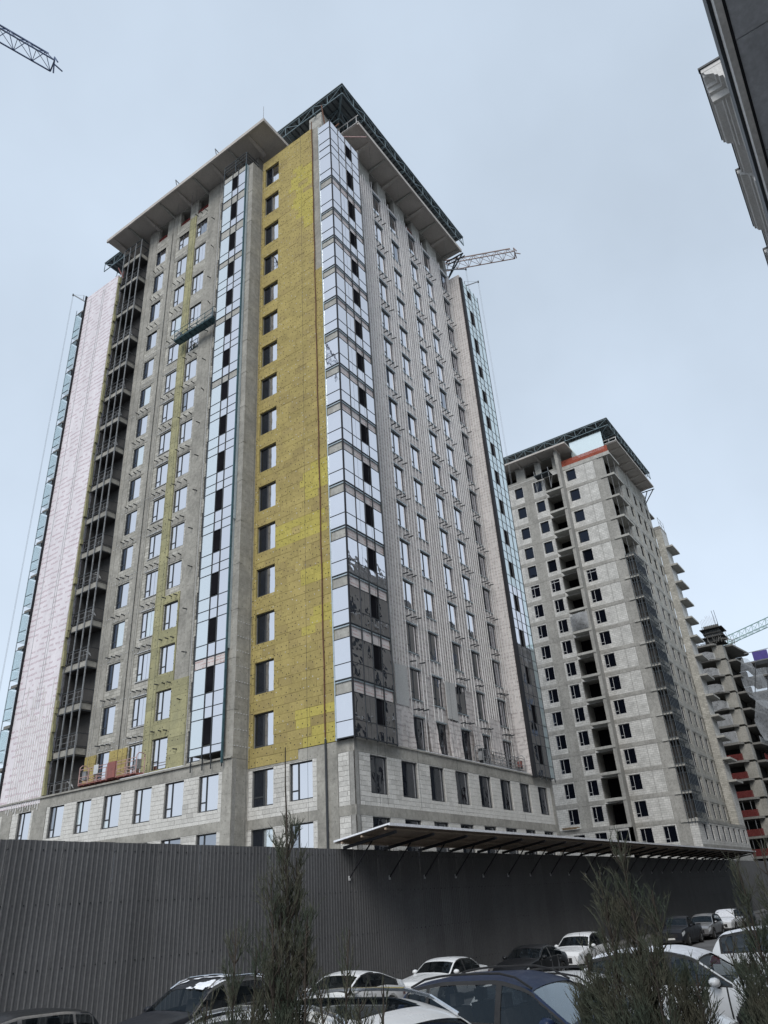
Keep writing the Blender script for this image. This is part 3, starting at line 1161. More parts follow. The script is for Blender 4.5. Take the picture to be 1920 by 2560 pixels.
for x0 in (37.6, 38.4, 42.1, 47.2, 57.2):
    MB().bar((x0, 26.35, 9), (x0, 26.35, 73.4), .008, 4).build('rope', 'frame_dark', T1)

# --- cantilevered roof slabs
mb = MB()
mb.box(33.44, 42, 33.1, 57.9, 73.78, 74.05)
mb.box(33.44, 33.62, 33.1, 57.9, 73.62, 73.775)
mb.box(33.63, 37.5, 33.1, 33.28, 73.62, 73.775)
mb.build('canopy_slab', 'soffit_concrete', T1)
for i, y in enumerate(np.linspace(35.6, 57.0, 9)):
    w = .2 if i % 2 else .34
    MB().extr([(33.7, 73.74), (36.3, 73.3), (36.3, 73.775), (33.7, 73.775)], 1, y - w / 2, y + w / 2).build('slab_beam', 'concrete_pale' if i % 2 else 'soffit_concrete', T1)
mb = MB()
mb.box(39.5, 60.6, 25.8, 33, 73.78, 74.05)
mb.box(39.5, 60.6, 25.8, 25.98, 73.62, 73.775)
mb.build('canopy_slab', 'soffit_concrete', T1)
for i, x in enumerate(np.linspace(42.0, 60.0, 8)):
    w = .2 if i % 2 else .34
    MB().extr([(25.98, 73.74), (28.5, 73.3), (28.5, 73.775), (25.98, 73.775)], 0, x - w / 2, x + w / 2).build('slab_beam', 'concrete_pale' if i % 2 else 'soffit_concrete', T1)
for z in (73.9, 74.9):
    MB().bar((39.45, 25.75, z), (39.45, 28.4, z), .05).build('guard_rail', 'rail_metal', T1)
mb = MB()
for y in (26, 27.1, 28.2):
    mb.bar((39.45, y, 73.9), (39.45, y, 74.9), .04)
mb.build('guard_rail', 'rail_metal', T1)
mb = MB()                                 # raking struts under the slab's far end
for y in (25.9, 26.6):
    mb.bar((60.9, y, 73.7), (60.9, 28.2, 71.0), .09)
mb.bar((60.9, 25.8, 73.7), (60.9, 28.3, 73.7), .09)
mb.bar((61.3, 25.8, 73.6), (61.3, 28.3, 73.6), .07)
mb.build('slab_strut', 'steel_dark', T1)
for y in (39.8, 45.9):
    mb = MB()
    mb.bar((33.4, y, 74.05), (33.2, y, 74.7), .05)
    mb.bar((33.2, y, 74.7), (34.2, y, 74.5), .05)
    mb.build('roof_peg', 'steel_grey', T1)
MB().bar((33.5, 33.2, 74.05), (33.5, 33.2, 76.0), .025, 5).build('lightning_rod', 'steel_grey', T1)
MB().box(36.2, 37.2, 36.4, 37.3, 70.4, 73.78).build('roof_column', 'concrete', T1)


def truss(x0, y0, z0, x1, y1, depth, step, root, r=.045):
    """edge truss between two points"""
    d = Vector((x1 - x0, y1 - y0, 0))
    n = max(2, round(d.length / step))
    mb = MB()
    a, b = Vector((x0, y0, z0)), Vector((x1, y1, z0))
    dn = Vector((0, 0, -depth))
    mb.bar(a, b, r * 1.3)
    mb.bar(a + dn, b + dn, r * 1.3)
    for i in range(n + 1):
        p = a.lerp(b, i / n)
        mb.bar(p, p + dn, r)
        if i < n:
            q = a.lerp(b, (i + 1) / n)
            mb.bar(p + dn if i % 2 else p, q if i % 2 else q + dn, r * .8)
    return mb.build('edge_truss', 'truss_steel', root)


def truss_roof(root, x0, x1, y0, y1, zt, inner=5.0):
    mb = MB()
    n = 0
    # corrugated deck as a ring round the penthouse
    for (a0, a1, b0, b1) in ((x0, x1, y0, y0 + inner), (x0, x0 + inner, y0 + inner, y1), (x0 + inner, x1, y0 + inner, y1)):
        mb.box(a0, a1, b0, b1, zt - .10, zt)
    mb.build('roof_deck', 'deck_dark', root)
    mb = MB()
    for y in np.arange(y0 + .2, y1, .62):
        mb.box(x0 + .05, x0 + inner, y - .06, y + .06, zt - .17, zt - .105)
    for x in np.arange(x0 + inner, x1, .62):
        mb.box(x - .06, x + .06, y0 + .05, y0 + inner, zt - .17, zt - .105)
    mb.build('deck_rib', 'steel_dark', root, kind='stuff')
    for k, off in enumerate((.12, 1.9, 3.6)):
        truss(x0 + off, y0 + off, zt - .2, x0 + off, y1, 1.25 if k == 0 else 1.5, 1.9, root)
        truss(x0 + off, y0 + off, zt - .2, x1, y0 + off, 1.25 if k == 0 else 1.5, 1.9, root)
    mb = MB()
    for y in np.arange(y0 + 3.8, y1, 3.8):
        mb.bar((x0 + .12, y, zt - .3), (x0 + 3.7, y, zt - .3), .06)
        mb.bar((x0 + .12, y, zt - 1.4), (x0 + 3.7, y, zt - 1.7), .045)
        mb.bar((x0 + .12, y, zt - 1.4), (x0 + 1.9, y, zt - .3), .04)
        mb.bar((x0 + 3.6, y, zt - 1.7), (x0 + 3.6, y, zt - 5), .07)
    for x in np.arange(x0 + 3.8, x1, 3.8):
        mb.bar((x, y0 + .12, zt - .3), (x, y0 + 3.7, zt - .3), .06)
        mb.bar((x, y0 + .12, zt - 1.4), (x, y0 + 3.7, zt - 1.7), .045)
        mb.bar((x, y0 + .12, zt - 1.4), (x, y0 + 1.9, zt - .3), .04)
        mb.bar((x, y0 + 3.6, zt - 1.7), (x, y0 + 3.6, zt - 5), .07)
    mb.bar((x0 + .1, y0 + .1, zt - .3), (x0 + 5, y0 + 5, zt - .3), .09)
    mb.bar((x0 + .1, y0 + .1, zt - 1.5), (x0 + 5, y0 + 5, zt - 1.7), .07)
    mb.build('cross_frame', 'truss_steel', root)


truss_roof(T1, 36.8, 61.4, 25.66, 63.4, 76.85)

# --- lifting davits, ropes and work platforms (each its own thing)


def davit(p, q, drop, label):
    t = thing('davit_arm', label, 'davit', (p[0], p[1], p[2]), 'suspension arms on the roof edge')
    p, q = Vector(p), Vector(q)
    MB().bar(p, q, .07, 6).build('arm', 'steel_grey', t)
    MB().bar(q + Vector((0, 0, -.15)), q + Vector((0, 0, .1)), .1, 6).build('pulley', 'steel_dark', t)
    mid = p.lerp(q, .35)
    MB().bar(mid, mid + Vector((0, 0, .8)), .04).bar(mid + Vector((0, 0, .8)), q, .012).build('stay', 'steel_grey', t)
    for s_ in (-.09, .09):
        MB().bar(q + Vector((s_, s_, 0)), (q.x + s_, q.y + s_, drop), .010, 4).build('rope', 'steel_grey', t)


davit((35.2, 62.6, 68.3), (34.6, 65.3, 70.9), 8, 'thin davit arm sticking out over the far left glass edge')
davit((61.8, 27.6, 69.6), (65.2, 26.2, 72.6), 10, 'thin davit arm reaching out over the far right glass bay')
davit((58.9, 28.6, 71.0), (62.4, 26.4, 72.6), 20, 'davit arm under the right end of the concrete roof slab')
t = thing('steel_brace', 'rust red steel braces on the roof above the white sheeted wall', 'brace', (36, 57.5, 68))
for p, q in (((36, 56.6, 68), (35.6, 58.2, 71.5)), ((36, 58.5, 68), (35.8, 57.2, 70.6)), ((36, 59.6, 68), (35.6, 58.4, 70.3)), ((36, 61, 68), (36, 59.5, 70.2)), ((36, 61.3, 68), (36, 61.8, 70))):
    MB().bar(p, q, .07, 6).build('brace', 'steel_red', t)
MB().box(35.9, 36, 56.4, 61.5, 68, 68.6).build('safety_net', 'net_orange', t)


def platform(label, face, p, u0, u1, z, mt, mt2, ropes, deep=.7, hgt=1.1):
    t = thing('work_platform', label, 'platform', (p, u0, z) if face == 'L' else (u0, p, z), 'hanging work platforms')
    w = -deep

    def P3(u, d, zz):
        return (p + d, u, zz) if face == 'L' else (u, p + d, zz)
    mb = MB()
    fbox(mb, face, p, w, 0, u0, u1, z, z + .08)
    n = int((u1 - u0) / .6)
    for i in range(n + 1):
        u = u0 + (u1 - u0) * i / n
        fbox(mb, face, p, w + .02, -.02, u - .03, u + .03, z - .07, z - .002)
    mb.build('deck', mt, t)
    n = int((u1 - u0) / .95)
    for d in (w, 0):
        mb = MB()
        for i in range(n + 1):
            u = u0 + (u1 - u0) * i / n
            mb.bar(P3(u, d, z), P3(u, d, z + hgt), .028)
            if i < n and d == w:
                mb.bar(P3(u, d, z + .08), P3(u + (u1 - u0) / n, d, z + .5), .015)
        for q in (.15, .55, hgt):
            mb.bar(P3(u0, d, z + q), P3(u1, d, z + q), .028)
        mb.build('railing', mt2, t)
    mb = MB()
    for u in (u0, u1):
        pts = [P3(u, w, z), P3(u, w, z + hgt + .15), P3(u, w * .75, z + hgt + .33), P3(u, w * .25, z + hgt + .33), P3(u, 0, z + hgt + .15), P3(u, 0, z)]
        mb.path(pts, .035, 5)
    mb.build('end_frame', mt2, t)
    for u in (u0 + .3, u1 - .3):
        mb = MB()
        fbox(mb, face, p, w * .75, w * .3, u - .2, u + .2, z + .35, z + 1.0)
        mb.build('hoist', 'steel_grey', t)
        MB().bar(P3(u, w * .5, z + 1), P3(u, w * .5, ropes), .011, 4).build('rope', 'steel_grey', t)
    return t


platform('dark teal hanging work platform high up beside the glass bay', 'L', 35.45, 40.3, 45.5, 52.75, 'steel_teal', 'steel_teal', 73.6, deep=.75)
pf = platform('pink and red work platform resting on the ledge above the base', 'L', 35.0, 44.7, 51.2, 12.95, 'steel_red', 'steel_pink', 30)
MB().box(34.2, 34.28, 46.9, 47.8, 13.0, 14.1).build('red_panel', 'steel_red', pf)
MB().box(34.2, 34.26, 48.9, 49.4, 13.5, 14.15).build('control_box', 'frame_pale', pf)
pf = platform('grey work platform with a red tank at the foot of the right wall', 'R', 27.75, 52.7, 60.1, 12.85, 'steel_grey', 'steel_grey', 30)
MB().bar((59.6, 27.3, 13.3), (59.6, 27.3, 13.75), .2, 8).build('red_tank', 'steel_red', pf)
MB().box(53.0, 53.4, 27.2, 27.6, 12.95, 14.1).build('tool_sack', 'frame_dark', pf)

# ------------------------------------------------------------------ raw concrete tower further along
T2 = thing('concrete_tower', 'bare concrete and block tower standing behind the glazed one', 'building', (109.67, 26.17, 0))
S2 = [11.13 + 3.5 * k for k in range(13)] + [56.6, 60.4, 64.45, 68.4]
X2, XF2 = 109.67, 108.15
YR2, YB2, YG2 = 27.47, 26.17, 25.85


def box2(name, mt, *b):
    return MB().box(*b).build(name, mt, T2)


box2('core_wall', 'shade_dark', 114.5, 139, 33, 62, 0, 68.2)
for k, z in enumerate(S2):
    box2('floor_slab', 'concrete_grey', X2 + .02, 139.8, 27.5, 62, z, z + .3)
rows2 = [(S2[k] - 2.28, S2[k] - .22) for k in range(len(S2))]
# left facade: openings, infill, piers
wc, wb, wa = (32.28, 33.93), (38.6, 40.12), (42.2, 43.75)
far = [(46.2, 47.7), (49.6, 51.2), (54, 55.6), (58, 59.6)]
h2 = [(a, b, z0, z1) for a, b in (wc, wb, wa, *far) for z0, z1 in rows2[1:]]
h2 += [(34.95, 38.0, z0 - .6, z1 + .15) for z0, z1 in rows2[1:]]
h2 += [(a, b, *rows2[0]) for a, b in ((32.28, 33.92), (29.11, 30.77))]
wall('infill_wall', 'L', X2, 27.24, 62, 5.0, 69.1, h2, .35, 'block_wall', T2)
wall('infill_wall', 'L', XF2, 34.36, 62, 0, 11.2, [(35.0, 36.66, 8.9, 10.86), (38.1, 39.75, 8.9, 10.86), (41.25, 42.9, 8.9, 10.86), (44.4, 46, 8.9, 10.86)], .35, 'block_wall', T2)
box2('base_wall', 'concrete_grey', X2 + .01, X2 + .4, 26.2, 34.4, 0, 5.4)
for k, z in enumerate(S2):
    box2('concrete_band', 'concrete_grey', X2 - .04, X2 + .03, 27.24, 34.35, z, z + .55)
    if k:
        box2('concrete_band', 'concrete_grey', X2 - .04, X2 + .03, 38.06, 62, z, z + .55)
    else:
        box2('concrete_band', 'concrete_grey', XF2 - .05, X2 + .3, 35.2, 62, z, z + .5)
for a, b, mt in ((27.24, 28.93, 'concrete_grey'), (40.36, 42.1, 'concrete_grey'), (52, 53.5, 'concrete_grey')):
    for k in range(1, len(S2)):
        box2('concrete_pier', mt, X2 - .02, X2 + .03, a, b, S2[k - 1] + .56, S2[k] - .005)
box2('concrete_pier', 'concrete_grey', X2 - .02, X2 + .03, 27.24, 28.93, 5, 11.12)
for k in range(1, len(S2)):     # joint between the two block panels
    box2('panel_joint', 'concrete_dark', X2 - .012, X2 + .02, 30.53, 30.58, S2[k - 1] + .56, S2[k] - .005)
    box2('panel_joint', 'concrete_dark', X2 - .012, X2 + .02, 28.935, 28.98, S2[k - 1] + .56, S2[k] - .005)
box2('concrete_fin', 'concrete_grey', XF2, X2 + .2, 34.36, 34.90, 0, 71.9)
for k in range(1, len(S2)):
    # recessed balcony: projecting slab, side wall, black sheet painted as the shade inside
    box2('balcony_slab', 'concrete_pale', XF2 - .1, X2 + .3, 34.4, 37.5, S2[k - 1] + .05, S2[k - 1] + .42)
    box2('balcony_wall', 'concrete_grey', X2 + .36, X2 + 2.95, 38.0, 38.1, S2[k - 1] + .31, S2[k] - .005)
    box2('balcony_wall', 'concrete_grey', X2 + .36, X2 + 2.95, 34.7, 34.8, S2[k - 1] + .31, S2[k] - .005)
    box2('interior_shade', 'shade_black', X2 + 2.9, X2 + 2.94, 34.81, 37.99, S2[k - 1] + .31, S2[k] - .005)
DK = ('glass_black',) * 3
for k, (z0, z1) in enumerate(rows2):
    fin = k < 12
    for a, b in ((wc, wb, wa) if k else ((32.28, 33.92), (29.11, 30.77))):
        if fin:
            window(T2, 'L', X2, a + .02, b - .02, z0 + .02, z1 - .02, .12, 'frame_pale', DK, .36, .24, topbar=.8 if k == 11 else 0, t=.04, mul=.028)
        else:
            window(T2, 'L', X2, a + .02, b - .02, z0 + .02, z1 - .02, .25, 'frame_dark', DK, .1, .08, t=.02, mul=.015)  # unglazed holes; black panes stand in for the shade inside
for a, b in ((35.0, 36.66), (38.1, 39.75), (41.25, 42.9)):
    window(T2, 'L', XF2, a + .02, b - .02, 8.92, 10.84, .12, 'frame_pale', DK, .34, .24, t=.04, mul=.028)
# plastic sheet over one balcony, boards on the ledge
mb = MB()
n = 12
for j in range(n):
    for i in range(n):
        a, b = i / (n - 1), j / (n - 1)
        mb.v.append((XF2 - .12 - .55 * math.sin(a * math.pi) * math.sin(b * math.pi) - .06 * math.sin(9 * a + 5 * b), 34.6 + 2.9 * a, S2[8] + .45 + 2.75 * b))
mb.f = [(j * n + i, j * n + i + 1, (j + 1) * n + i + 1, (j + 1) * n + i) for j in range(n - 1) for i in range(n - 1)]
mb.m = [0] * len(mb.f)
tag(mb.build('plastic_sheet', 'net_grey', None, smooth=True), 'clear plastic sheet billowing over a balcony of the bare tower', 'sheet')
t = thing('timber_pile', 'untidy pile of boards on the ledge of the bare tower', 'timber', (107.9, 42.4, 11.64))
for i in range(9):
    y = 41.6 + random.uniform(0, .6)
    MB().bar((107.7 + .1 * (i % 3), y, 11.72 + .09 * (i // 3)), (107.9 + .1 * (i % 3), y + 2.2, 11.74 + .1 * (i // 3)), .06).build('board', 'timber', t)
# right facade
h3 = [(a, a + 1.45, z0, z1) for a in (122.0, 126.2, 129.75, 133.46) for z0, z1 in rows2[1:]]
wall('infill_wall', 'R', YR2, 114.3, 136.02, 11.13, 71.9, h3, .35, 'old_block', T2)
for k, z in enumerate(S2):
    box2('concrete_band', 'concrete_pale', 114.3, 136, YR2 - .05, YR2 + .03, z, z + .5)
for a, b in ((117.2, 118.2), (124.2, 125.4), (131.6, 132.8), (114.3, 115.2)):
    box2('concrete_column', 'concrete_pale', a, b, YR2 - .08, YR2 + .03, 11.6, 71.9)
for a in (122.0, 126.2, 129.75, 133.46):
    for k, (z0, z1) in enumerate(rows2[1:]):
        window(T2, 'R', YR2, a + .02, a + 1.43, z0 + .02, z1 - .02, .1, 'frame_pale' if k < 12 else 'frame_dark', DK, .4, .24, t=.035, mul=.025)  # top rows are unglazed, their inner shade painted as black panes
wall('return_wall', 'L', 136.0, 26.18, 27.40, 11.65, 64.4, [], .3, 'old_block', T2)
wall('end_wall', 'R', YB2, 136.31, 140.2, 11.65, 64.4, [], .4, 'block_wall', T2)
h4 = [(112.5 + 3.545 * i, 114.0 + 3.545 * i, 8.95, 10.98) for i in range(8)]
wall('base_wall', 'R', YB2, 109.9, 140.2, 0, 11.6, h4, .35, 'block_wall', T2)
for a, b, c, d in h4:
    window(T2, 'R', YB2, a + .02, b - .02, c + .02, d - .02, .1, 'frame_pale', DK, .4, .24, t=.035, mul=.025)
box2('concrete_band', 'concrete_grey', 109.85, 140.25, YB2 - .04, YB2 + .03, 7.9, 8.4)
box2('concrete_band', 'concrete_grey', 109.85, 140.25, YB2 - .04, YB2 + .03, 11.2, 11.6)
box2('corner_wall', 'block_wall', 109.72, 109.9, 26.18, 27.24, 5, 11.1)
for k in range(0, len(S2)):
    box2('balcony_slab', 'concrete_pale', 109.5, 114.4, YG2 + .05, 28.2, S2[k], S2[k] + .36)
    if 1 < k < 15:
        box2('end_slab', 'concrete_pale', 136.2, 141.3, 24.9, 27, S2[k], S2[k] + .32)
    if k:
        box2('void_wall', 'shade_dark', 110.2, 114.4, 28.6, 28.7, S2[k - 1] + .36, S2[k])
        if k < 12:
            box2('shade_screen', 'shade_dark', 110.6, 110.7, 26.3, 28.6, S2[k - 1] + .37, S2[k] - .005)  # dark screen added to keep the balcony cells in shade
        box2('inner_pier', 'concrete_grey', 113.9, 114.35, YG2 + .5, 27.5, S2[k - 1] + .37, S2[k] - .005)
        mb = MB()
        mb.bar((111.8, YG2 + .25, S2[k - 1] + .36), (111.8, YG2 + .25, S2[k]), .03)
        mb.bar((109.7, 26.5, S2[k - 1] + .36), (109.7, 26.5, S2[k]), .025)
        mb.build('prop', 'steel_grey', T2)
# glazing frame hung on the lower balconies
for u in np.linspace(109.45, 114.2, 7):
    box2('mullion', 'steel_dark', u - .04, u + .04, YG2 - .05, YG2 + .04, 10.9, 50.2)
for y in (26.3, 26.75, 27.2):
    box2('mullion', 'steel_dark', 109.36, 109.44, y - .035, y + .035, 10.9, 50.2)
for k in range(1, 12):
    for dz in (-2.35, -.9, .35):
        box2('transom', 'steel_dark', 109.4, 114.25, YG2 - .03, YG2 + .03, S2[k] + dz - .03, S2[k] + dz + .03)
        box2('transom', 'steel_dark', 109.37, 109.43, YG2 + .06, 27.24, S2[k] + dz - .03, S2[k] + dz + .03)
    for u in np.linspace(109.45, 114.2, 7)[:-1]:
        pane(T2, 'R', YG2 + .02, u + .06, u + .73, S2[k] - 2.3, S2[k] - .95, 'glass_black')
# top of the tower
box2('parapet', 'concrete_pale', X2 - .06, X2 + .25, 26.0, 34.4, 68.45, 69.15)
MB().box(X2, X2 + .05, 26.1, 34.36, 69.16, 70.35).build('safety_net', 'net_orange', T2)
box2('reflective_panel', 'glass_mint', 110.7, 110.78, 26.8, 32.6, 70.4, 74.0)
wall('upper_wall', 'L', X2, 34.4, 62, 69.1, 72.1, [(36, 38.2, 69.5, 71.9), (39.3, 41.3, 69.5, 71.9), (43, 45.2, 69.5, 71.9)], .4, 'concrete_pale', T2)
box2('upper_core', 'shade_dark', 113, 135, 31, 62, 68.8, 72)
box2('canopy_slab', 'soffit_concrete', 107.1, 116, 32.3, 62, 72.1, 72.4)
box2('canopy_slab', 'soffit_concrete', 112.6, 133.7, 24.95, 31.9, 72.1, 72.4)
for y in np.linspace(34.5, 60, 8):
    MB().extr([(107.2, 72.06), (109.9, 71.6), (109.9, 72.095), (107.2, 72.095)], 1, y - .18, y + .18).build('slab_beam', 'soffit_concrete', T2)
for x in np.linspace(115, 133, 7):
    MB().extr([(25.1, 72.06), (27.8, 71.6), (27.8, 72.095), (25.1, 72.095)], 0, x - .18, x + .18).build('slab_beam', 'soffit_concrete', T2)
mb = MB()
mb.bar((112.5, 24.9, 72.9), (112.5, 27.4, 72.9), .06)
mb.bar((112.5, 24.9, 72.3), (112.5, 27.4, 72.3), .06)
for y in (25, 26.2, 27.3):
    mb.bar((112.5, y, 72.3), (112.5, y, 72.9), .05)
mb.build('guard_rail', 'rail_metal', T2)
mb = MB()
for y in (25.2, 26.4):
    mb.bar((134, y, 71.9), (134, 28, 68.5), .1)
mb.bar((134, 25, 71.9), (134, 28, 71.9), .1)
mb.build('slab_strut', 'steel_dark', T2)
truss_roof(T2, 110.0, 134.3, 25.1, 62, 75.75)
box2('hoist_platform', 'steel_dark', 107.7, 109.4, 36.2, 39.0, 68.2, 68.35)
mb = MB()
for y in (36.3, 37.6, 38.9):
    mb.bar((107.8, y, 65), (107.8, y, 69.2), .05)
    mb.bar((107.8, y, 65), (109.3, y, 68), .04)
mb.build('hoist_frame', 'steel_grey', T2)
box2('parapet_end', 'concrete_grey', 136, 140.2, 26.17, 28.5, 64.45, 65.0)
mb = MB()
for x in (136.2, 138, 140):
    mb.bar((x, 26.3, 65), (x, 26.3, 67), .04)
for z in (66, 66.9):
    mb.bar((136.2, 26.3, z), (140, 26.3, z), .03)
mb.build('guard_rail', 'steel_grey', T2)

# ------------------------------------------------------------------ skeleton tower at the end of the street
T3 = thing('frame_tower', 'open concrete frame with red safety nets beyond the bare tower', 'building', (170, 26.6, 0))


def box3(name, mt, *b):
    return MB().box(*b).build(name, mt, T3)


def slab3(pts, z, t):
    return MB().extr(pts, 2, z - t, z).build('floor_slab', 'concrete_dark', T3)


S3 = [14.8 + 3.5 * k for k in range(-4, 10)] + [49.6]
rnd = [(170 + 6, 33.2), (168.6, 33.2), (168.6, 28.6), (168.9, 28.0), (169.5, 27.7), (176, 27.7)]
for k, z in enumerate(S3):
    slab3(rnd, z, .42)
    slab3([(172.5, 27.2), (172.5, 25.0), (183, 23.6), (184, 24.2), (184, 27.2)], z, .40)
    slab3([(171, 27), (190, 27), (190, 50), (171, 50)], z - .02, .3)
    slab3([(185, 26), (185, 21), (196, 17), (198, 20), (198, 26)], z - 1.6, .4)
    if k:
        box3('pier', 'concrete', 170, 173.2, 26.62, 28.85, S3[k - 1] + .004, z - .43)
        box3('pier', 'concrete_dark', 184, 185.2, 25.4, 27.2, S3[k - 1] + .004, z - .43)
        box3('pier', 'concrete_dark', 170.3, 171.2, 33.4, 34.3, S3[k - 1] + .004, z - .43)
box3('core_wall', 'shade_dark', 175.5, 188, 27.3, 49, 0, 49)
box3('core_wall', 'shade_dark', 186, 200, 22, 40, 0, 40)
for k in range(1, 11):
    z = S3[k - 1]
    red = k < 9
    nm = 'net_red' if red else 'net_grey'
    box3('safety_net', nm, 168.58, 168.62, 28.4, 33.2, z + .01, z + (1.25 if red else 2.2))
    box3('safety_net', nm, 173, 182.8, 25.0 - .02, 25.0 + .02, z + .01, z + 1.25)
    for y in (29.4, 30.9):
        if k < 6:
            box3('prop', 'steel_grey', 168.9, 168.98, y, y + .08, z, z + 3.05)
for k in range(11, 15):
    z = S3[k - 1]
    n = 9
    mb = MB()
    for j in range(n):
        for i in range(n):
            a, b = i / (n - 1), j / (n - 1)
            mb.v.append((168.4 - .5 * math.sin(3 * a) * (1 - b), 28.3 + 4.8 * a, z - .3 + b * (2.2 - 1.4 * abs(a - .6)) + .2 * math.sin(7 * a)))
    mb.f = [(j * n + i, j * n + i + 1, (j + 1) * n + i + 1, (j + 1) * n + i) for j in range(n - 1) for i in range(n - 1)]
    mb.m = [0] * len(mb.f)
    mb.build('safety_net', 'net_grey', T3, smooth=True)
for k, (x0, y0, x1, y1, z0, z1) in enumerate(((173, 24.6, 190, 20.5, 38, 46), (173, 24.2, 192, 18, 29, 37), (180, 22, 200, 15, 20, 33))):
    n = 12
    mb = MB()
    for j in range(n):
        for i in range(n):
            a, b = i / (n - 1), j / (n - 1)
            mb.v.append((x0 + (x1 - x0) * a + .6 * math.sin(5 * b + k), y0 + (y1 - y0) * a + .7 * math.sin(6 * a + 4 * b), z0 + (z1 - z0) * b - 2.5 * a * (1 - b) + .5 * math.sin(9 * a)))
    mb.f = [(j * n + i, j * n + i + 1, (j + 1) * n + i + 1, (j + 1) * n + i) for j in range(n - 1) for i in range(n - 1)]
    mb.m = [0] * len(mb.f)
    mb.build('safety_net', 'net_grey', T3, smooth=True)
# roof formwork
tf = thing('roof_formwork', 'stack of timber formwork and rebar on the open concrete frame', 'formwork', (171, 27, 49.6))
for lv in range(4):
    z = 50.1 + lv * .95
    w = .5 * (lv % 2)
    MB().box(169.6 - w, 174, 26.0 - w, 29.8 + w * .8, z, z + .16).build('deck', 'shade_dark', tf)
    mb = MB()
    for y in np.arange(26.2, 29.8, .42):
        mb.box(169.75, 169.85, y, y + .12, z + .165, z + .93)
        mb.box(173.6, 173.7, y, y + .12, z + .165, z + .93)
    mb.build('soldier', 'steel_dark', tf, kind='stuff')
    MB().box(170, 173.5, 26.4, 29.4, z + .17, z + .94).build('shutter', 'concrete_dark', tf)
mb = MB()
for y in np.arange(26.3, 29.7, .3):
    mb.bar((170.2, y, 53.8), (170.2, y + .05, 55.4 + .9 * random.random()), .022, 3)
mb.build('rebar', 'rust', tf, kind='stuff')
for y in (26.2, 26.7):
    MB().bar((170, y, 53.5), (169.8, y + .1, 57), .05, 5).build('post', 'steel_dark', tf)
mb = MB()
for i in range(70):
    x, y = 168.6 + random.random() * 9, 24.5 + random.random() * 9
    mb.bar((x, y, 49.7), (x + random.uniform(-.4, .4), y + random.uniform(-.4, .4), 50.4 + random.random() * 1.6), .05, 4)
    mb.bar((x, y, 49.8 + random.random() * .6), (x + random.uniform(-1, 1), y + random.uniform(-1.4, 1.4), 49.9 + random.random() * .8), .05, 4)
mb.build('edge_clutter', 'concrete_dark', tf, kind='stuff')
t = thing('purple_platform', 'purple sheeted loading platform beside the open concrete frame', 'platform', (171, 20, 43.5))
MB().extr([(168.2, 18.2), (168.2, 21.1), (171.5, 21.1), (171.5, 18.2)], 2, 43.8, 44.0).build('deck', 'steel_grey', t)
surf('tarp_purple', (.08, .06, .26), (.06, .05, .2), 1, .6)
MB().box(168.1, 168.16, 18.2, 21.1, 44.0, 45.8).build('sheet', 'tarp_purple', t)
MB().bar((168.1, 16, 46), (168.1, 22.6, 45.8), .08).build('rail', 'steel_grey', t)
for y in (18.4, 20.9):
    MB().bar((168.2, y, 43.8), (173.5, y + 2.5, 38.8), .09).build('stay', 'steel_grey', t)

# ------------------------------------------------------------------ stone building across the street
OB = thing('stone_building', 'pale stone building with stepped cornice at the top right edge', 'building', (34.5, -4, 0))
steps = [(34.1, 39.8, -2.45), (39.8, 42.9, -2.92), (42.9, 48.8, -2.66), (48.8, 51.8, -3.1), (51.8, 58, -2.8), (58, 61, -3.1), (61, 160, -2.8)]
for x0, x1, ye in steps:
    wl_ = ye - 1.15
    MB().box(x0 + (.5 if x0 == 34.1 else 0), x1, -20, wl_, 0, 45.2).build('wall', 'stone_facade', OB)
    e0 = x0
    prof = [(ye, 46.75), (ye, 46.45), (ye - .1, 46.42), (ye - .16, 46.2), (ye - .55, 45.95), (ye - .6, 45.75), (ye - .72, 45.72), (ye - .76, 45.45), (ye - .95, 45.4), (ye - 1.0, 44.9), (wl_ + .001, 44.85), (wl_ + .001, 46.75)]
    MB().extr(prof, 0, e0, x1).build('cornice', 'stone_pale', OB)
    MB().box(e0 - .04, x1 + .04, ye - .6, ye + .06, 46.751, 46.9).build('roof_edge', 'frame_dark', OB)
ye = -2.45
prof = [(ye, 46.74), (ye, 46.45), (ye - .1, 46.42), (ye - .16, 46.2), (ye - .55, 45.95), (ye - .6, 45.75), (ye - .72, 45.72), (ye - .76, 45.45), (ye - .95, 45.4), (ye - 1.0, 44.9), (ye - 1.2, 44.85), (ye - 1.2, 46.74)]
MB().extr([(34.08 + (ye - y), z) for y, z in prof], 1, -20, ye - .02).build('cornice_return', 'stone_pale', OB)
MB().box(34.0, 34.3, -20, -2.35, 46.755, 46.91).build('roof_edge', 'frame_dark', OB)
for i in range(20):
    for k in range(9):
        x0 = 37 + i * 5.6
        z0 = 3 + k * 4.55
        wm = [s_[2] for s_ in steps if s_[0] <= x0 + .7 < s_[1]][0] - 1.15
        inst('window', unit('glass_dark'), OB, (x0 + .8, wm + .02, z0 + 1.3), 0, (1.7, .1, 2.6))
        if k % 3 == 2 and i < 14:
            inst('balcony', unit('stone_pale'), OB, (x0 + .8, wm + .35, z0 - .3), 0, (2.6, .7, .3))

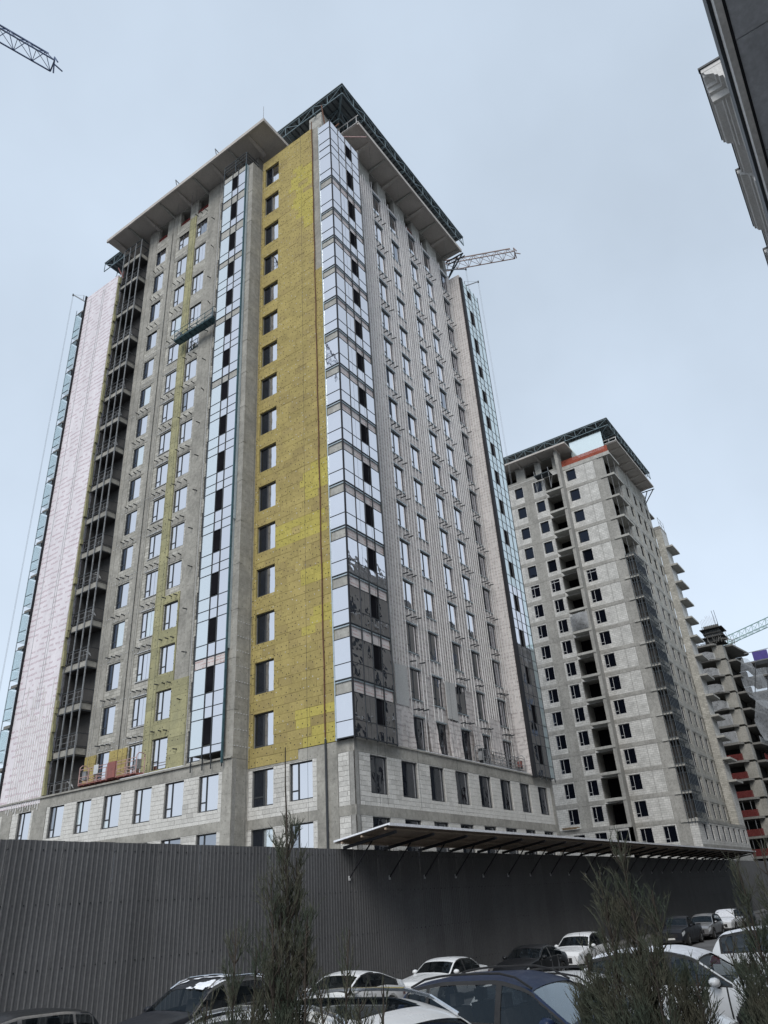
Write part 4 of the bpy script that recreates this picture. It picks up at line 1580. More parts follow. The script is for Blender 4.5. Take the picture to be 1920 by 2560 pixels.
PT = thing('entrance_canopy', 'dark marble clad soffit hanging close overhead at the top right corner', 'canopy', (4, -5, 2.1))
pitems = []
ZP = 17.75
for i in range(-2, 11):
    for j in range(4):
        x0, y0 = i * 2.9 - .7, -1.47 - 2.1 * (j + 1)
        pitems.append((x0 + .014, x0 + 2.886, y0 + .014, y0 + 2.086, ZP - .03 + random.uniform(0, .008), ZP + .03, 'stone_dark'))
pieces('stone_panel', PT, pitems)
MB().box(-7, 32, -10, -1.34, ZP + .035, ZP + .7).build('slab', 'concrete_dark', PT)
MB().box(-7, 32, -1.44, -1.32, ZP - .09, ZP + .8).build('fascia', 'stone_pale', PT)
MB().box(-7, 32, -1.50, -1.445, ZP - .05, ZP + .03).build('trim', 'black_trim', PT)
MB().box(-7, 32, -1.318, -1.25, ZP + .35, ZP + 1.0).build('roof_edge', 'frame_dark', PT)
MB().box(-7, 32, -10.8, -10, 0, ZP + .7).build('wall', 'stone_facade', PT)
for x in (-5, 8, 21, 31):
    MB().bar((x, -8.6, 1), (x, -8.6, ZP - .04), .5, 16).build('column', 'stone_pale', PT)

# ------------------------------------------------------------------ hoarding and its canopy
YF = 24.2
FN = thing('site_hoarding', 'tall dark corrugated metal hoarding along the street', 'fence', (40, YF, 0))
mb = MB()
prof = []
w = 1.0
for i in range(5):
    x0 = i * .2
    prof += [(x0, 0), (x0 + .115, 0), (x0 + .14, -.016), (x0 + .175, -.016)]
prof.append((1.0, 0))
for x, y in prof:
    mb.v += [(x, y, 0), (x, y, 6.35)]
mb.f = [(2 * i, 2 * i + 2, 2 * i + 3, 2 * i + 1) for i in range(len(prof) - 1)]
mb.m = [0] * len(mb.f)
sheet = mb.mesh('fence_sheet', 'fence_metal')
for i in range(-8, 190):
    inst('fence_sheet', sheet, FN, (i * 1.0, YF + .004 * (i % 2), -.02 + .008 * math.sin(i * 2.3)))
for i in range(-3, 64):
    inst('post', unit('steel_dark'), FN, (i * 3.0 + .5, YF + .12, 3.1), 0, (.1, .12, 6.2))
for z in (.8, 2.6, 4.4, 6.0):
    MB().box(-8, 190, YF + .04, YF + .07, z, z + .06).build('fence_rail', 'steel_dark', FN)
scr = MB()
for z in (.85, 2.65, 4.45, 6.05):
    for i in range(-20, 300):
        x = i * .4 + .05 + random.uniform(-.03, .03)
        scr.box(x - .014, x + .014, YF - .022, YF, z - .014 + random.uniform(-.02, .02), z + .018)
scr.build('screw', 'black_trim', FN, kind='stuff')
CP = thing('fence_canopy', 'long lean-to canopy with snowy edge fixed on top of the hoarding', 'canopy', (70, YF - 1.6, 6.3))
yo, zo = YF - 3.2, 6.93


def rz(y):
    return 6.47 + (YF - y) / 3.2 * (zo - 6.47)


n = 42
for i in range(n):
    x0, x1 = 30.6 + i * 2.0, 32.6 + i * 2.0
    mb = MB()
    for q in range(20):
        a, b = x0 + q * .1, x0 + q * .1 + .1
        up_ = .035 * (q % 2)
        mb.add([(a, YF + .15, rz(YF + .15) + .1 + up_), (b, YF + .15, rz(YF + .15) + .1 + up_), (b, yo, rz(yo) + .1 + up_), (a, yo, rz(yo) + .1 + up_),
                (a, yo, rz(yo) + .115 + up_), (b, yo, rz(yo) + .115 + up_)], [(0, 1, 2, 3), (3, 2, 5, 4)])
    mb.build('roof_sheet', 'canopy_under', CP)
mb = MB()
mb.extr([(yo - .05, rz(yo) + .11), (yo + .06, rz(yo) + .152), (YF + .1, rz(YF + .1) + .155), (YF + .1, rz(YF) + .22), (yo - .05, rz(yo) + .235)], 0, 30.55, 114.7)
mb.build('snow_cover', 'snow', CP)
for y in (yo + .25, YF - 1.55, YF - .35):
    MB().box(30.6, 114.6, y - .05, y + .05, rz(y) + .0, rz(y) + .085).build('purlin', 'canopy_under', CP)
rf = MB()
rf.extr([(0, 0), (-3.15, .43), (-3.15, .31), (0, -.14)], 0, -.06, .06)
rafter = rf.mesh('rafter', 'black_trim')
st = MB().bar((0, -.02, -1.4), (0, -1.5, .16), .038, 5).mesh('strut', 'black_trim')
fo = MB().box(-.05, .05, -.06, .0, -.1, .1).mesh('foot', 'frame_pale')
for i in range(25):
    x = 31.2 + 3.4 * i
    inst('rafter', rafter, CP, (x, YF, 6.44))
    s_ = inst('strut', st, CP, (x + .35, YF, 6.44))
    f_ = sub('foot_plate', fo, s_)
    f_.location = (0, 0, -1.4)

# ------------------------------------------------------------------ tower cranes


def crane(name, label, tip, tail, hh, ww, mt, mast, ground=0):
    """hammerhead crane: triangular lattice jib from tip to tail, mast at its base"""
    t = thing(name, label, 'crane', (mast[0], mast[1], ground), 'tower cranes')
    tip, tail = Vector(tip), Vector(tail)
    d = (tail - tip)
    L_ = d.length
    d.normalize()
    side = d.cross(Vector((0, 0, 1))).normalized() * ww / 2
    upv = Vector((0, 0, hh))
    r = hh * .055
    ch = [MB().bar(tip + side, tail + side, r), MB().bar(tip - side, tail - side, r), MB().bar(tip + upv + d * .6, tail + upv, r * 1.2)]
    for c in ch:
        c.build('chord', mt, t)
    n = int(L_ / (hh * 1.15))
    mb = MB()
    for i in range(n):
        a, b = tip + d * L_ * i / n, tip + d * L_ * (i + 1) / n
        mid = (a + b) / 2 + upv
        for s_ in (side, -side):
            mb.bar(a + s_, mid, r * .5)
            mb.bar(mid, b + s_, r * .5)
        mb.bar(a + side, a - side, r * .5)
        mb.bar(a + side, b - side, r * .4)
    mb.build('lacing', mt, t, kind='stuff')
    mb = MB()
    mb.bar(tip - side - d * .3, tip + upv, r * 1.1)
    mb.bar(tip + side - d * .3, tip + upv, r * 1.1)
    mb.bar(tip + side, tip - side, r * 1.1)
    mb.bar(tip - d * 1.0, tip + upv * .3, r * .9)
    mb.build('jib_head', mt, t)
    zt = tail.z + hh
    mbm = MB()
    for sx in (-.9, .9):
        for sy in (-.9, .9):
            mbm.bar((mast[0] + sx, mast[1] + sy, ground), (mast[0] + sx, mast[1] + sy, zt), .09)
    for i in range(int((zt - ground) / 2.5)):
        z = ground + i * 2.5
        for (ax, ay, bx, by) in ((-.9, -.9, .9, -.9), (.9, -.9, .9, .9), (.9, .9, -.9, .9), (-.9, .9, -.9, -.9)):
            mbm.bar((mast[0] + ax, mast[1] + ay, z), (mast[0] + bx, mast[1] + by, z + 2.5), .05)
    mbm.build('mast', mt, t)
    MB().box(mast[0] - .8, mast[0] + .8, mast[1] + .95, mast[1] + 2.4, tail.z - 2.4, tail.z - .2).build('cab', mt, t)
    return t


surf('crane_blue', (.10, .14, .24), (.08, .11, .19), 1, .6)
surf('crane_brown', (.26, .19, .17), (.2, .15, .14), 1, .6)
surf('crane_green', (.30, .47, .42), (.26, .4, .36), 1, .6)
crane('tower_crane', 'dark blue crane jib poking in at the top left corner', (20.0, 50.2, 82.2), (-28, 64.2, 82.2), 1.5, 1.4, 'crane_blue', (-30, 64.8))
crane('tower_crane', 'brownish crane jib showing behind the right end of the roof', (92.1, 29.5, 102.6), (76, 64.5, 102.6), 1.7, 1.7, 'crane_brown', (75, 66.6))
crane('tower_crane', 'pale green crane jib behind the open concrete frame', (184, 29.5, 52.4), (146, -22, 52.4), 1.7, 1.6, 'crane_green', (145, -24))

# ------------------------------------------------------------------ parked cars
paint('paint_white', (.72, .73, .74), 0, .25, .12)
paint('paint_black', (.008, .009, .011), .0, .35, .05)
paint('paint_navy', (.010, .022, .060), .0, .4, .03)
paint('paint_graphite', (.016, .018, .024), .0, .35, .05)
paint('paint_silver', (.33, .33, .34), .6, .3, .25)
surf('car_plastic', (.02, .02, .022), (.03, .03, .03), 5, .6)
surf('seat_grey', (.09, .09, .092), (.06, .06, .062), 5, .9)
surf('tyre', (.018, .018, .019), (.026, .025, .024), 6, .85)
surf('rim_metal', (.35, .36, .37), (.25, .25, .26), 5, .35, metal=.8)
surf('chrome', (.75, .76, .78), (.65, .66, .68), 3, .15, metal=1)
surf('lamp_clear', (.55, .58, .60), (.42, .45, .48), 8, .12, spec=.8, coat=1)
surf('lamp_red', (.20, .012, .012), (.12, .01, .01), 8, .15, spec=.8, coat=1)
surf('plate_white', (.62, .62, .60), (.55, .55, .53), 8, .5)
glass('car_glass', (.50, .60, .68), .55, .06, dark=(.005, .007, .009), refl=.05)
glass('car_glass_sky', (.80, .88, .92), .6, .06, dark=(.02, .025, .03), refl=.34)

SEDAN = dict(L=4.8, W=1.84, H=1.46, wb=2.8, top=[(2.4, .62), (2.28, .76), (1.6, .90), (.98, .97), (.20, 1.37), (-.35, 1.455), (-1.0, 1.38), (-1.72, 1.10), (-2.2, 1.05), (-2.36, .98), (-2.4, .82)],
             belt=[(2.4, .60), (2.2, .72), (1.0, .90), (-1.0, .96), (-2.4, .80)], cowl=.95, rf=.2, rr=-1.0, rb=-1.72, xb=-.25, r=.33)
OLD = dict(L=4.75, W=1.80, H=1.44, wb=2.8, top=[(2.38, .66), (2.28, .80), (1.6, .90), (.85, .98), (.22, 1.36), (-.2, 1.43), (-1.0, 1.40), (-1.55, 1.05), (-2.25, 1.02), (-2.36, .96), (-2.38, .80)],
           belt=[(2.38, .62), (2.2, .76), (.9, .90), (-1.0, .94), (-2.38, .84)], cowl=.85, rf=.22, rr=-1.0, rb=-1.55, xb=-.3, r=.32)
FASTBACK = dict(L=4.85, W=1.86, H=1.47, wb=2.8, top=[(2.42, .60), (2.3, .74), (1.6, .90), (1.05, .98), (.15, 1.40), (-.35, 1.465), (-.95, 1.40), (-1.95, 1.10), (-2.3, 1.07), (-2.4, 1.0), (-2.42, .80)],
                belt=[(2.42, .58), (2.2, .70), (1.0, .90), (-1.0, 1.0), (-2.42, .82)], cowl=1.02, rf=.15, rr=-.95, rb=-1.95, xb=-.25, r=.33)
SUV = dict(L=4.7, W=1.90, H=1.70, wb=2.75, top=[(2.35, .74), (2.25, .95), (1.5, 1.07), (1.02, 1.12), (.30, 1.58), (-.2, 1.69), (-1.2, 1.67), (-1.95, 1.56), (-2.22, 1.20), (-2.33, 1.0), (-2.35, .8)],
           belt=[(2.35, .72), (2.2, .88), (1.0, 1.03), (-1.0, 1.10), (-2.35, 1.06)], cowl=1.0, rf=.30, rr=-1.95, rb=-2.2, xb=-.2, r=.37, suv=1)
WAGON = dict(L=4.6, W=1.80, H=1.50, wb=2.7, top=[(2.3, .66), (2.2, .80), (1.5, .92), (.95, .98), (.2, 1.42), (-.3, 1.50), (-1.3, 1.47), (-1.95, 1.38), (-2.18, 1.05), (-2.28, .95), (-2.3, .8)],
             belt=[(2.3, .62), (2.2, .75), (.9, .92), (-1.0, .98), (-2.3, .95)], cowl=.93, rf=.2, rr=-1.9, rb=-2.2, xb=-.3, r=.33)
PICKUP = dict(L=5.3, W=1.9, H=1.82, wb=3.2, top=[(2.65, .85), (2.55, 1.08), (1.8, 1.18), (1.2, 1.22), (.6, 1.72), (.1, 1.81), (-.55, 1.79), (-.95, 1.22), (-1.1, 1.16), (-2.5, 1.16), (-2.63, 1.1), (-2.65, .9)],
              belt=[(2.65, .8), (2.5, 1.0), (1.2, 1.12), (-.9, 1.14), (-2.65, 1.1)], cowl=1.18, rf=.6, rr=-.6, rb=-.95, xb=-.05, r=.39, suv=1)


def submesh(V, Fq, mt, off=None, N=None):
    idx, inv = np.unique(Fq.reshape(-1), return_inverse=True)
    v = V[idx].copy()
    if off:
        v += N[idx] * off
    mb = MB()
    mb.v = [tuple(p) for p in v]
    mb.f = [tuple(f) for f in inv.reshape(-1, 4)]
    mb.m = [0] * len(mb.f)
    return mb


def car(name, label, spec, mt, x, y, head, gmat='car_glass', snow=0, rails=False, sunroof=False, chrome=False, plate=None, group='parked cars', hood_snow=0, wsg=None, z=None):
    P = spec
    t = thing(name, label, 'car' if spec is not PICKUP else 'pickup', (0, 0, 0), group)
    L, W = P['L'], P['W']
    xe = L / 2
    NX, K1, K2, K3 = 150, 18, 20, 16
    X = np.linspace(-xe, xe, NX)

    def curve(pts, sm=4):
        p = sorted(pts)
        c = np.interp(X, [a for a, b in p], [b for a, b in p])
        k = np.ones(2 * sm + 1) / (2 * sm + 1)
        cp = np.concatenate([np.full(sm, c[0]), c, np.full(sm, c[-1])])
        return np.convolve(cp, k, 'valid')
    zt = curve(P['top'])
    zb = np.minimum(curve(P['belt'], 8), zt - .03)
    sN = np.abs(X) / xe
    w = W / 2 * (1 - .17 * sN ** 7)
    zs = .24 + .10 * sN ** 6 + (.04 if P.get('suv') else 0)
    ze = np.maximum(zb + .006, zt - .055)
    wb_ = w * .955
    wr = wb_ - (ze - zb) * .40
    ring = []
    for j in range(K1):
        s = j / K1
        ring.append(np.stack([X, w * (1 - .09 * (1 - s) ** 3 - .045 * s ** 4), zs + (zb - zs) * s], 1))
    for j in range(K2):
        s = j / K2
        ring.append(np.stack([X, wb_ + (wr - wb_) * (s ** 1.15), zb + (ze - zb) * s], 1))
    for j in range(K3 + 1):
        s = j / K3
        ring.append(np.stack([X, wr * (1 - s), ze + (zt - ze) * (1 - (1 - s) ** 2.6)], 1))
    G = np.array(ring)                       # J x NX x 3
    J = G.shape[0]
    Gm = G[::-1][1:].copy()
    Gm[:, :, 1] *= -1
    A = np.concatenate([G, Gm], 0)           # closed over the roof, J2 rows
    J2 = A.shape[0]
    V = A.reshape(-1, 3)
    du = np.gradient(A, axis=1)
    dv = np.gradient(A, axis=0)
    N = np.cross(du, dv)
    N /= np.linalg.norm(N, axis=2, keepdims=True) + 1e-9
    if N[J // 2, NX // 2, 1] < 0:
        N = -N
    N = N.reshape(-1, 3)
    jj, ii = np.meshgrid(np.arange(J2 - 1), np.arange(NX - 1), indexing='ij')
    F = np.stack([jj * NX + ii, jj * NX + ii + 1, (jj + 1) * NX + ii + 1, (jj + 1) * NX + ii], -1).reshape(-1, 4)
    C = V[F].mean(1)
    jh = np.minimum(jj, J2 - 2 - jj).reshape(-1)
    zone = np.where(jh < K1, 0, np.where(jh < K1 + K2, 1, 2))
    ztc = np.interp(C[:, 0], X, zt)
    zbc = np.interp(C[:, 0], X, zb)
    wc = np.interp(C[:, 0], X, w)
    wrc = np.interp(C[:, 0], X, wr)
    cx, cy, cz = C[:, 0], C[:, 1], C[:, 2]
    cls = np.zeros(len(F), int)
    rlim = P['rb'] + (.28 if P.get('suv') or spec is WAGON else .16)
    if spec is PICKUP:
        rlim = -.72
    side = (zone == 1) & (ztc - cz > .10) & (cz > zbc + .028) & (cx < P['cowl'] - .05) & (cx > rlim)
    trim = (zone == 1) & (ztc - cz > .065) & (cz > zbc) & (cx < P['cowl']) & (cx > rlim - .05) & ~side
    cls[trim] = 6
    cls[side] = 1
    xb = P['xb']
    cls[side & (np.abs(cx - xb) < .045)] = 6
    xq = rlim + .42
    if P.get('suv') or spec is WAGON:
        cls[side & (np.abs(cx - xq) < .03)] = 6
    ws = (zone == 2) & (cx < P['cowl'] - .02) & (cx > P['rf'] + .06) & (np.abs(cy) < wrc - .045)
    cls[ws] = 2
    if spec is not PICKUP:
        rw = (zone == 2) & (cx > P['rb'] + .05) & (cx < P['rr'] - .05) & (np.abs(cy) < wrc - .07)
    else:
        rw = (zone == 2) & (cx > -.9) & (cx < -.62) & (np.abs(cy) < wrc - .1)
    cls[rw] = 3
    hl = (zone == 0) & (cx > xe - .42) & (cz > zbc - .20 - .12 * (cx - xe + .42)) & (cz < zbc - .035) & (np.abs(cy) > .5 * wc)
    cls[hl] = 4
    tl = (zone == 0) & (cx < -xe + .30) & (cz > zbc - .24) & (cz < zbc - .03)
    cls[tl] = 5
    sill = (zone == 0) & (cz < (.42 if P.get('suv') else .30))
    cls[sill & (cls == 0)] = 7
    if sunroof:
        cls[(zone == 2) & (np.abs(cy) < .46) & (cx > -1.1) & (cx < .12)] = 3
    # door seams
    for xs_ in (P['cowl'] - .12, xb, P['rr'] + .05 if not P.get('suv') else -1.15):
        cls[(zone == 0) & (np.abs(cx - xs_) < .017) & (cz > .36) & (cls == 0)] = 6
    keep = np.ones(len(F), bool)
    for xw in (P['wb'] / 2, -P['wb'] / 2):
        rr_ = np.hypot(cx - xw, cz - P['r'])
        keep &= ~((zone == 0) & (rr_ < P['r'] + .05))
        if P.get('suv'):
            cls[(zone == 0) & (rr_ < P['r'] + .10) & (cls != 4)] = 7
    cls[~keep] = -1

    def cut(sel, nm, mats, off=None):
        if sel.any():
            return submesh(V, F[sel], mats, off, N).build(nm, mats, t, smooth=True)
    cut(cls == 0, 'body', mt)
    for s_ in (1, -1):
        for (lo, hi) in ((xb, 9), (xq if (P.get('suv') or spec is WAGON) else -9, xb), (-9, xq)):
            if lo == -9 and hi == xq and not (P.get('suv') or spec is WAGON):
                continue
            cut((cls == 1) & (cy * s_ > 0) & (cx > lo) & (cx <= hi), 'window', gmat, -.012)
        cut((cls == 4) & (cy * s_ > 0), 'headlight', 'lamp_clear', .004)
        cut((cls == 5) & (cy * s_ > 0), 'tail_light', 'lamp_red', .004)
    cut(cls == 2, 'windscreen', wsg or gmat, -.010)
    cut((cls == 3) & (cx < P['rr'] + .01), 'rear_window', gmat, -.010)
    cut((cls == 3) & (cx > P['rr'] + .01), 'sunroof', 'car_glass', .004)
    for s_ in (1, -1):
        cut((cls == 6) & (cy * s_ > 0), 'trim', 'chrome' if chrome else 'car_plastic', .002)
    cut(cls == 7, 'cladding', 'car_plastic' if P.get('suv') else mt, .002)
    # closed ends and floor
    for e, i in ((1, NX - 1), (-1, 0)):
        rg = [tuple(p) for p in A[:, i]]
        mb = MB()
        c0 = Vector((e * (xe + .05), 0, .62))
        ins = [tuple(Vector(p).lerp(c0, .10) + Vector((e * .045, 0, 0))) for p in rg]
        n_ = len(rg)
        mb.add(rg + ins, [(q, (q + 1) % n_, (q + 1) % n_ + n_, q + n_) for q in range(n_)])
        mb.add(ins, [tuple(range(n_))])
        mb.build('bumper', mt, t, smooth=False)
    fz = float(zb[-1])
    MB().box(xe + .03, xe + .075, -.46, .46, fz - .30, fz - .07).build('grille', 'car_plastic', t)
    if chrome:
        for q in range(4):
            MB().box(xe + .074, xe + .085, -.44, .44, fz - .28 + q * .06, fz - .265 + q * .06).build('grille_bar', 'chrome', t)
    MB().box(xe + .02, xe + .07, -.7, .7, .30, .42).build('intake', 'car_plastic', t)
    pl = MB().box(xe + .07, xe + .085, -.26, .26, .46, .57).build('plate', 'plate_white', t)
    if plate:
        cu = bpy.data.curves.new('plate_text', 'FONT')
        cu.body = plate
        cu.size = .12
        cu.align_x = 'CENTER'
        tmp = bpy.data.objects.new('tmp', cu)
        col.objects.link(tmp)
        bpy.context.view_layer.update()
        me = bpy.data.meshes.new_from_object(tmp)
        bpy.data.objects.remove(tmp)
        me.materials.clear()
        me.materials.append(M['black_trim'])
        to = bpy.data.objects.new('lettering', me)
        col.objects.link(to)
        to.parent = pl
        to.rotation_euler = (rad(90), 0, rad(90))
        to.location = (.012, 0, .014)
    MB().box(-xe + .25, xe - .25, -W / 2 + .12, W / 2 - .12, .22, .52).build('underbody', 'car_plastic', t)
    # cabin: seats, dashboard, steering wheel
    bz = float(np.interp(0, X, zb))
    for sx, ln in ((P['cowl'] - 1.25, .22), (P['cowl'] - 2.15, .22)):
        for s_ in (1, -1):
            sb = MB()
            sb.extr([(sx, .55), (sx + ln, .55), (sx + .06, bz + .17), (sx - .10, bz + .17)], 1, s_ * .38 - .24, s_ * .38 + .24)
            sb.box(sx - .09, sx + .01, s_ * .38 - .13, s_ * .38 + .13, bz + .20, bz + .36)
            sb.bar((sx - .04, s_ * .38, bz + .1), (sx - .04, s_ * .38, bz + .25), .03)
            sb.build('seat', 'seat_grey', t)
    MB().extr([(P['cowl'] - .12, bz - .04), (P['cowl'] - .5, bz + .0), (P['cowl'] - .62, bz - .25), (P['cowl'] - .12, bz - .3)], 1, -.68, .68).build('dashboard', 'car_plastic', t)
    sw = MB()
    c0 = Vector((P['cowl'] - .72, .38, bz + .02))
    rp = [c0 + Vector((math.sin(a_) * .08, math.cos(a_) * .18, math.sin(a_) * .17)) for a_ in np.linspace(0, 6.2832, 15)]
    sw.path(rp, .016, 5)
    sw.bar(c0, c0 + Vector((.2, 0, -.1)), .03)
    sw.build('steering_wheel', 'car_plastic', t)
    MB().box(-xe + .6, P['cowl'] - .1, -W / 2 + .15, W / 2 - .15, .5, .56).build('cabin_floor', 'car_plastic', t)
    # wheels
    for xw in (P['wb'] / 2, -P['wb'] / 2):
        for s_ in (1, -1):
            y1 = s_ * (W / 2 - .01)
            y0 = s_ * (W / 2 - .24)
            r = P['r']
            n_ = 24
            tb = MB()
            prof = [(y0, r * .62), (y0, r * .94), (y0 + (y1 - y0) * .15, r), (y0 + (y1 - y0) * .85, r), (y1, r * .94), (y1, r * .62)]
            vs = [(xw + math.cos(6.2832 * k / n_) * q, yy, r + math.sin(6.2832 * k / n_) * q) for yy, q in prof for k in range(n_)]
            tb.add(vs, [(a * n_ + k, a * n_ + (k + 1) % n_, (a + 1) * n_ + (k + 1) % n_, (a + 1) * n_ + k) for a in range(len(prof) - 1) for k in range(n_)])
            wh = tb.build('wheel', 'tyre', t, smooth=True)
            rb_ = MB()
            yr = y1 - s_ * .03
            for k in range(5):
                a = 6.2832 * k / 5
                rb_.bar((xw, yr, r), (xw + math.cos(a) * r * .62, yr, r + math.sin(a) * r * .62), .05, 4, .035)
            rb_.bar((xw, yr - s_ * .02, r), (xw, yr + s_ * .015, r), .07, 10)
            rb_.add([(xw + math.cos(6.2832 * k / n_) * r * .63, yr - s_ * .06, r + math.sin(6.2832 * k / n_) * r * .63) for k in range(n_)], [tuple(range(n_))])
            rb_.build('rim', 'rim_metal', wh)
    # mirrors, handles, rails
    for s_ in (1, -1):
        mx, my, mz = P['cowl'] - .30, s_ * (W / 2 + .07), float(np.interp(P['cowl'], X, zb)) + .10
        mb = MB()
        for a, b in ((-.10, .5), (-.05, .95), (.03, 1.0), (.10, .6)):
            for k in range(8):
                th = 6.2832 * k / 8
                mb.v.append((mx + a, my + math.cos(th) * .115 * b, mz + math.sin(th) * .085 * b))
        mb.f = [(a * 8 + k, a * 8 + (k + 1) % 8, (a + 1) * 8 + (k + 1) % 8, (a + 1) * 8 + k) for a in range(3) for k in range(8)] + [tuple(range(8)), tuple(range(24, 32))]
        mb.m = [0] * len(mb.f)
        mb.build('mirror', mt, t, smooth=True)
        MB().bar((mx + .05, s_ * W / 2 * .93, mz - .1), (mx, my, mz - .05), .03).build('mirror_arm', 'car_plastic', t)
        for xh in (xb + .12, xb - .95):
            MB().box(xh - .09, xh + .09, s_ * W / 2 * .975 - .015, s_ * W / 2 * .975 + .015, float(np.interp(xh, X, zb)) - .13, float(np.interp(xh, X, zb)) - .10).build('door_handle', 'chrome' if chrome else mt, t)
        if rails:
            pts = [(xx, s_ * (float(np.interp(xx, X, wr)) - .06), float(np.interp(xx, X, zt)) + (.03 if -1.7 < xx < .2 else -.02)) for xx in np.linspace(-1.9, .35, 9)]
            MB().path(pts, .018, 5).build('roof_rail', 'chrome' if rails == 2 else 'car_plastic', t)
    if spec is PICKUP:
        MB().box(-2.5, -1.02, -.8, .8, 1.12, 1.2).build('bed_cover', 'car_plastic', t)
    if snow or hood_snow:
        rs = np.random.default_rng(int(abs(x * 31 + y * 17)))
        ph = rs.uniform(0, 6, 6)
        nz = .5 + .22 * np.sin(cx * 3.1 + ph[0]) * np.sin(cy * 4.3 + ph[1]) + .18 * np.sin(cx * 7.7 + cy * 5 + ph[2]) + .10 * np.sin(cx * 17 - cy * 13 + ph[3])
        rf_ = (zone == 2) & (cx < P['rf'] + .1) & (cx > P['rr'] - .1) & (np.abs(cy) < wrc - .02)
        hd = (zone == 2) & (cx > P['cowl'] + .05)
        sel = (rf_ & (nz < snow)) | (hd & (nz < hood_snow))
        if snow > 1.5:
            sel |= (zone == 2) & (np.abs(cy) < wrc) & (cls == 2) & (nz < .8)
        cut(sel, 'snow_cover', 'snow', .022)
    t.location = (x, y, gz(x, y) if z is None else z)
    t.rotation_euler = (0, 0, rad(head))
    return t


car('estate_car', 'black car with chrome window line cut off at the bottom left corner', WAGON, 'paint_black', 9.6, 16.4, 180, chrome=True)
car('parked_suv', 'dark suv with roof rails and patches of snow above its windscreen', SUV, 'paint_graphite', 15.2, 16.5, 180, rails=2, snow=.42, chrome=True)
car('saloon_car', 'white fastback saloon half hidden behind the small juniper twigs', FASTBACK, 'paint_white', 22.5, 17.6, 180)
car('old_saloon', 'older white saloon with upright grille parked along the hoarding', OLD, 'paint_white', 29.3, 17.95, 178, plate='506')
car('saloon_car', 'black saloon with chrome window line between two white cars', SEDAN, 'paint_black', 36.0, 17.3, 179, chrome=True)
car('parked_suv', 'white suv with black grille parked behind the black saloon', SUV, 'paint_white', 42.7, 17.6, 180)
car('pickup_truck', 'dark pickup truck in the far part of the row', PICKUP, 'paint_graphite', 61.6, 17.6, 180)
car('parked_suv', 'silver grey suv right behind the dark pickup', SUV, 'paint_silver', 67.6, 17.4, 180)
car('parked_suv', 'white suv with snow covered windscreen behind the silver one', SUV, 'paint_white', 75.0, 17.4, 180, snow=2, hood_snow=2)
car('parked_suv', 'black suv last in the row along the hoarding', SUV, 'paint_black', 81.0, 17.6, 180)
car('parked_suv', 'white suv with glass sunroof right below the camera', SUV, 'paint_white', 6.25, 4.5, -94, sunroof=True, rails=2, z=1.33)
car('parked_suv', 'dark blue suv with roof rails in the front row', SUV, 'paint_navy', 12.7, 6.15, -92, rails=1, wsg='car_glass_sky', z=1.0)
car('estate_car', 'white estate car behind the dark blue suv', WAGON, 'paint_white', 15.4, 6.3, -90, rails=1, z=.95)
car('parked_suv', 'big white suv with snow on its roof behind the right juniper', SUV, 'paint_white', 18.6, 5.3, -90, snow=.95, hood_snow=.5, z=.92)
car('parked_suv', 'snowy white suv glimpsed through the rightmost juniper', SUV, 'paint_white', 27.0, 4.5, -90, snow=2, hood_snow=2, z=.85)

# ------------------------------------------------------------------ junipers on the terrace edge


def cones(P, Q, r0, r1=None):
    """tapered three-sided twigs as one vertex/face block"""
    P, Q = np.asarray(P), np.asarray(Q)
    d = Q - P
    d /= np.linalg.norm(d, axis=1, keepdims=True) + 1e-9
    a = np.cross(d, np.array([.31, .87, .38]))
    a /= np.linalg.norm(a, axis=1, keepdims=True) + 1e-9
    b = np.cross(d, a)
    r0 = np.asarray(r0)[:, None]
    vs = []
    for k in range(3):
        th = 2.0944 * k
        vs.append(P + (a * math.cos(th) + b * math.sin(th)) * r0)
    tip_r = (r0 * .35) if r1 is None else np.asarray(r1)[:, None]
    for k in range(3):
        th = 2.0944 * k
        vs.append(Q + (a * math.cos(th) + b * math.sin(th)) * tip_r)
    n = len(P)
    Vv = np.stack(vs, 1).reshape(-1, 3)
    o = np.arange(n)[:, None] * 6
    fs = np.concatenate([o + np.array([[k, (k + 1) % 3, (k + 1) % 3 + 3, k + 3]]) for k in range(3)], 0)
    return Vv, fs


def np_mesh(name, Vv, fs, mt):
    me = bpy.data.meshes.new(name)
    me.vertices.add(len(Vv))
    me.vertices.foreach_set('co', Vv.reshape(-1).astype('f'))
    n = len(fs)
    me.loops.add(n * 4)
    me.loops.foreach_set('vertex_index', fs.reshape(-1).astype('i'))
    me.polygons.add(n)
    me.polygons.foreach_set('loop_start', np.arange(n, dtype='i') * 4)
    me.update(calc_edges=True)
    me.materials.append(M[mt])
    return me


def unitv(v):
    return v / (np.linalg.norm(v, axis=-1, keepdims=True) + 1e-9)


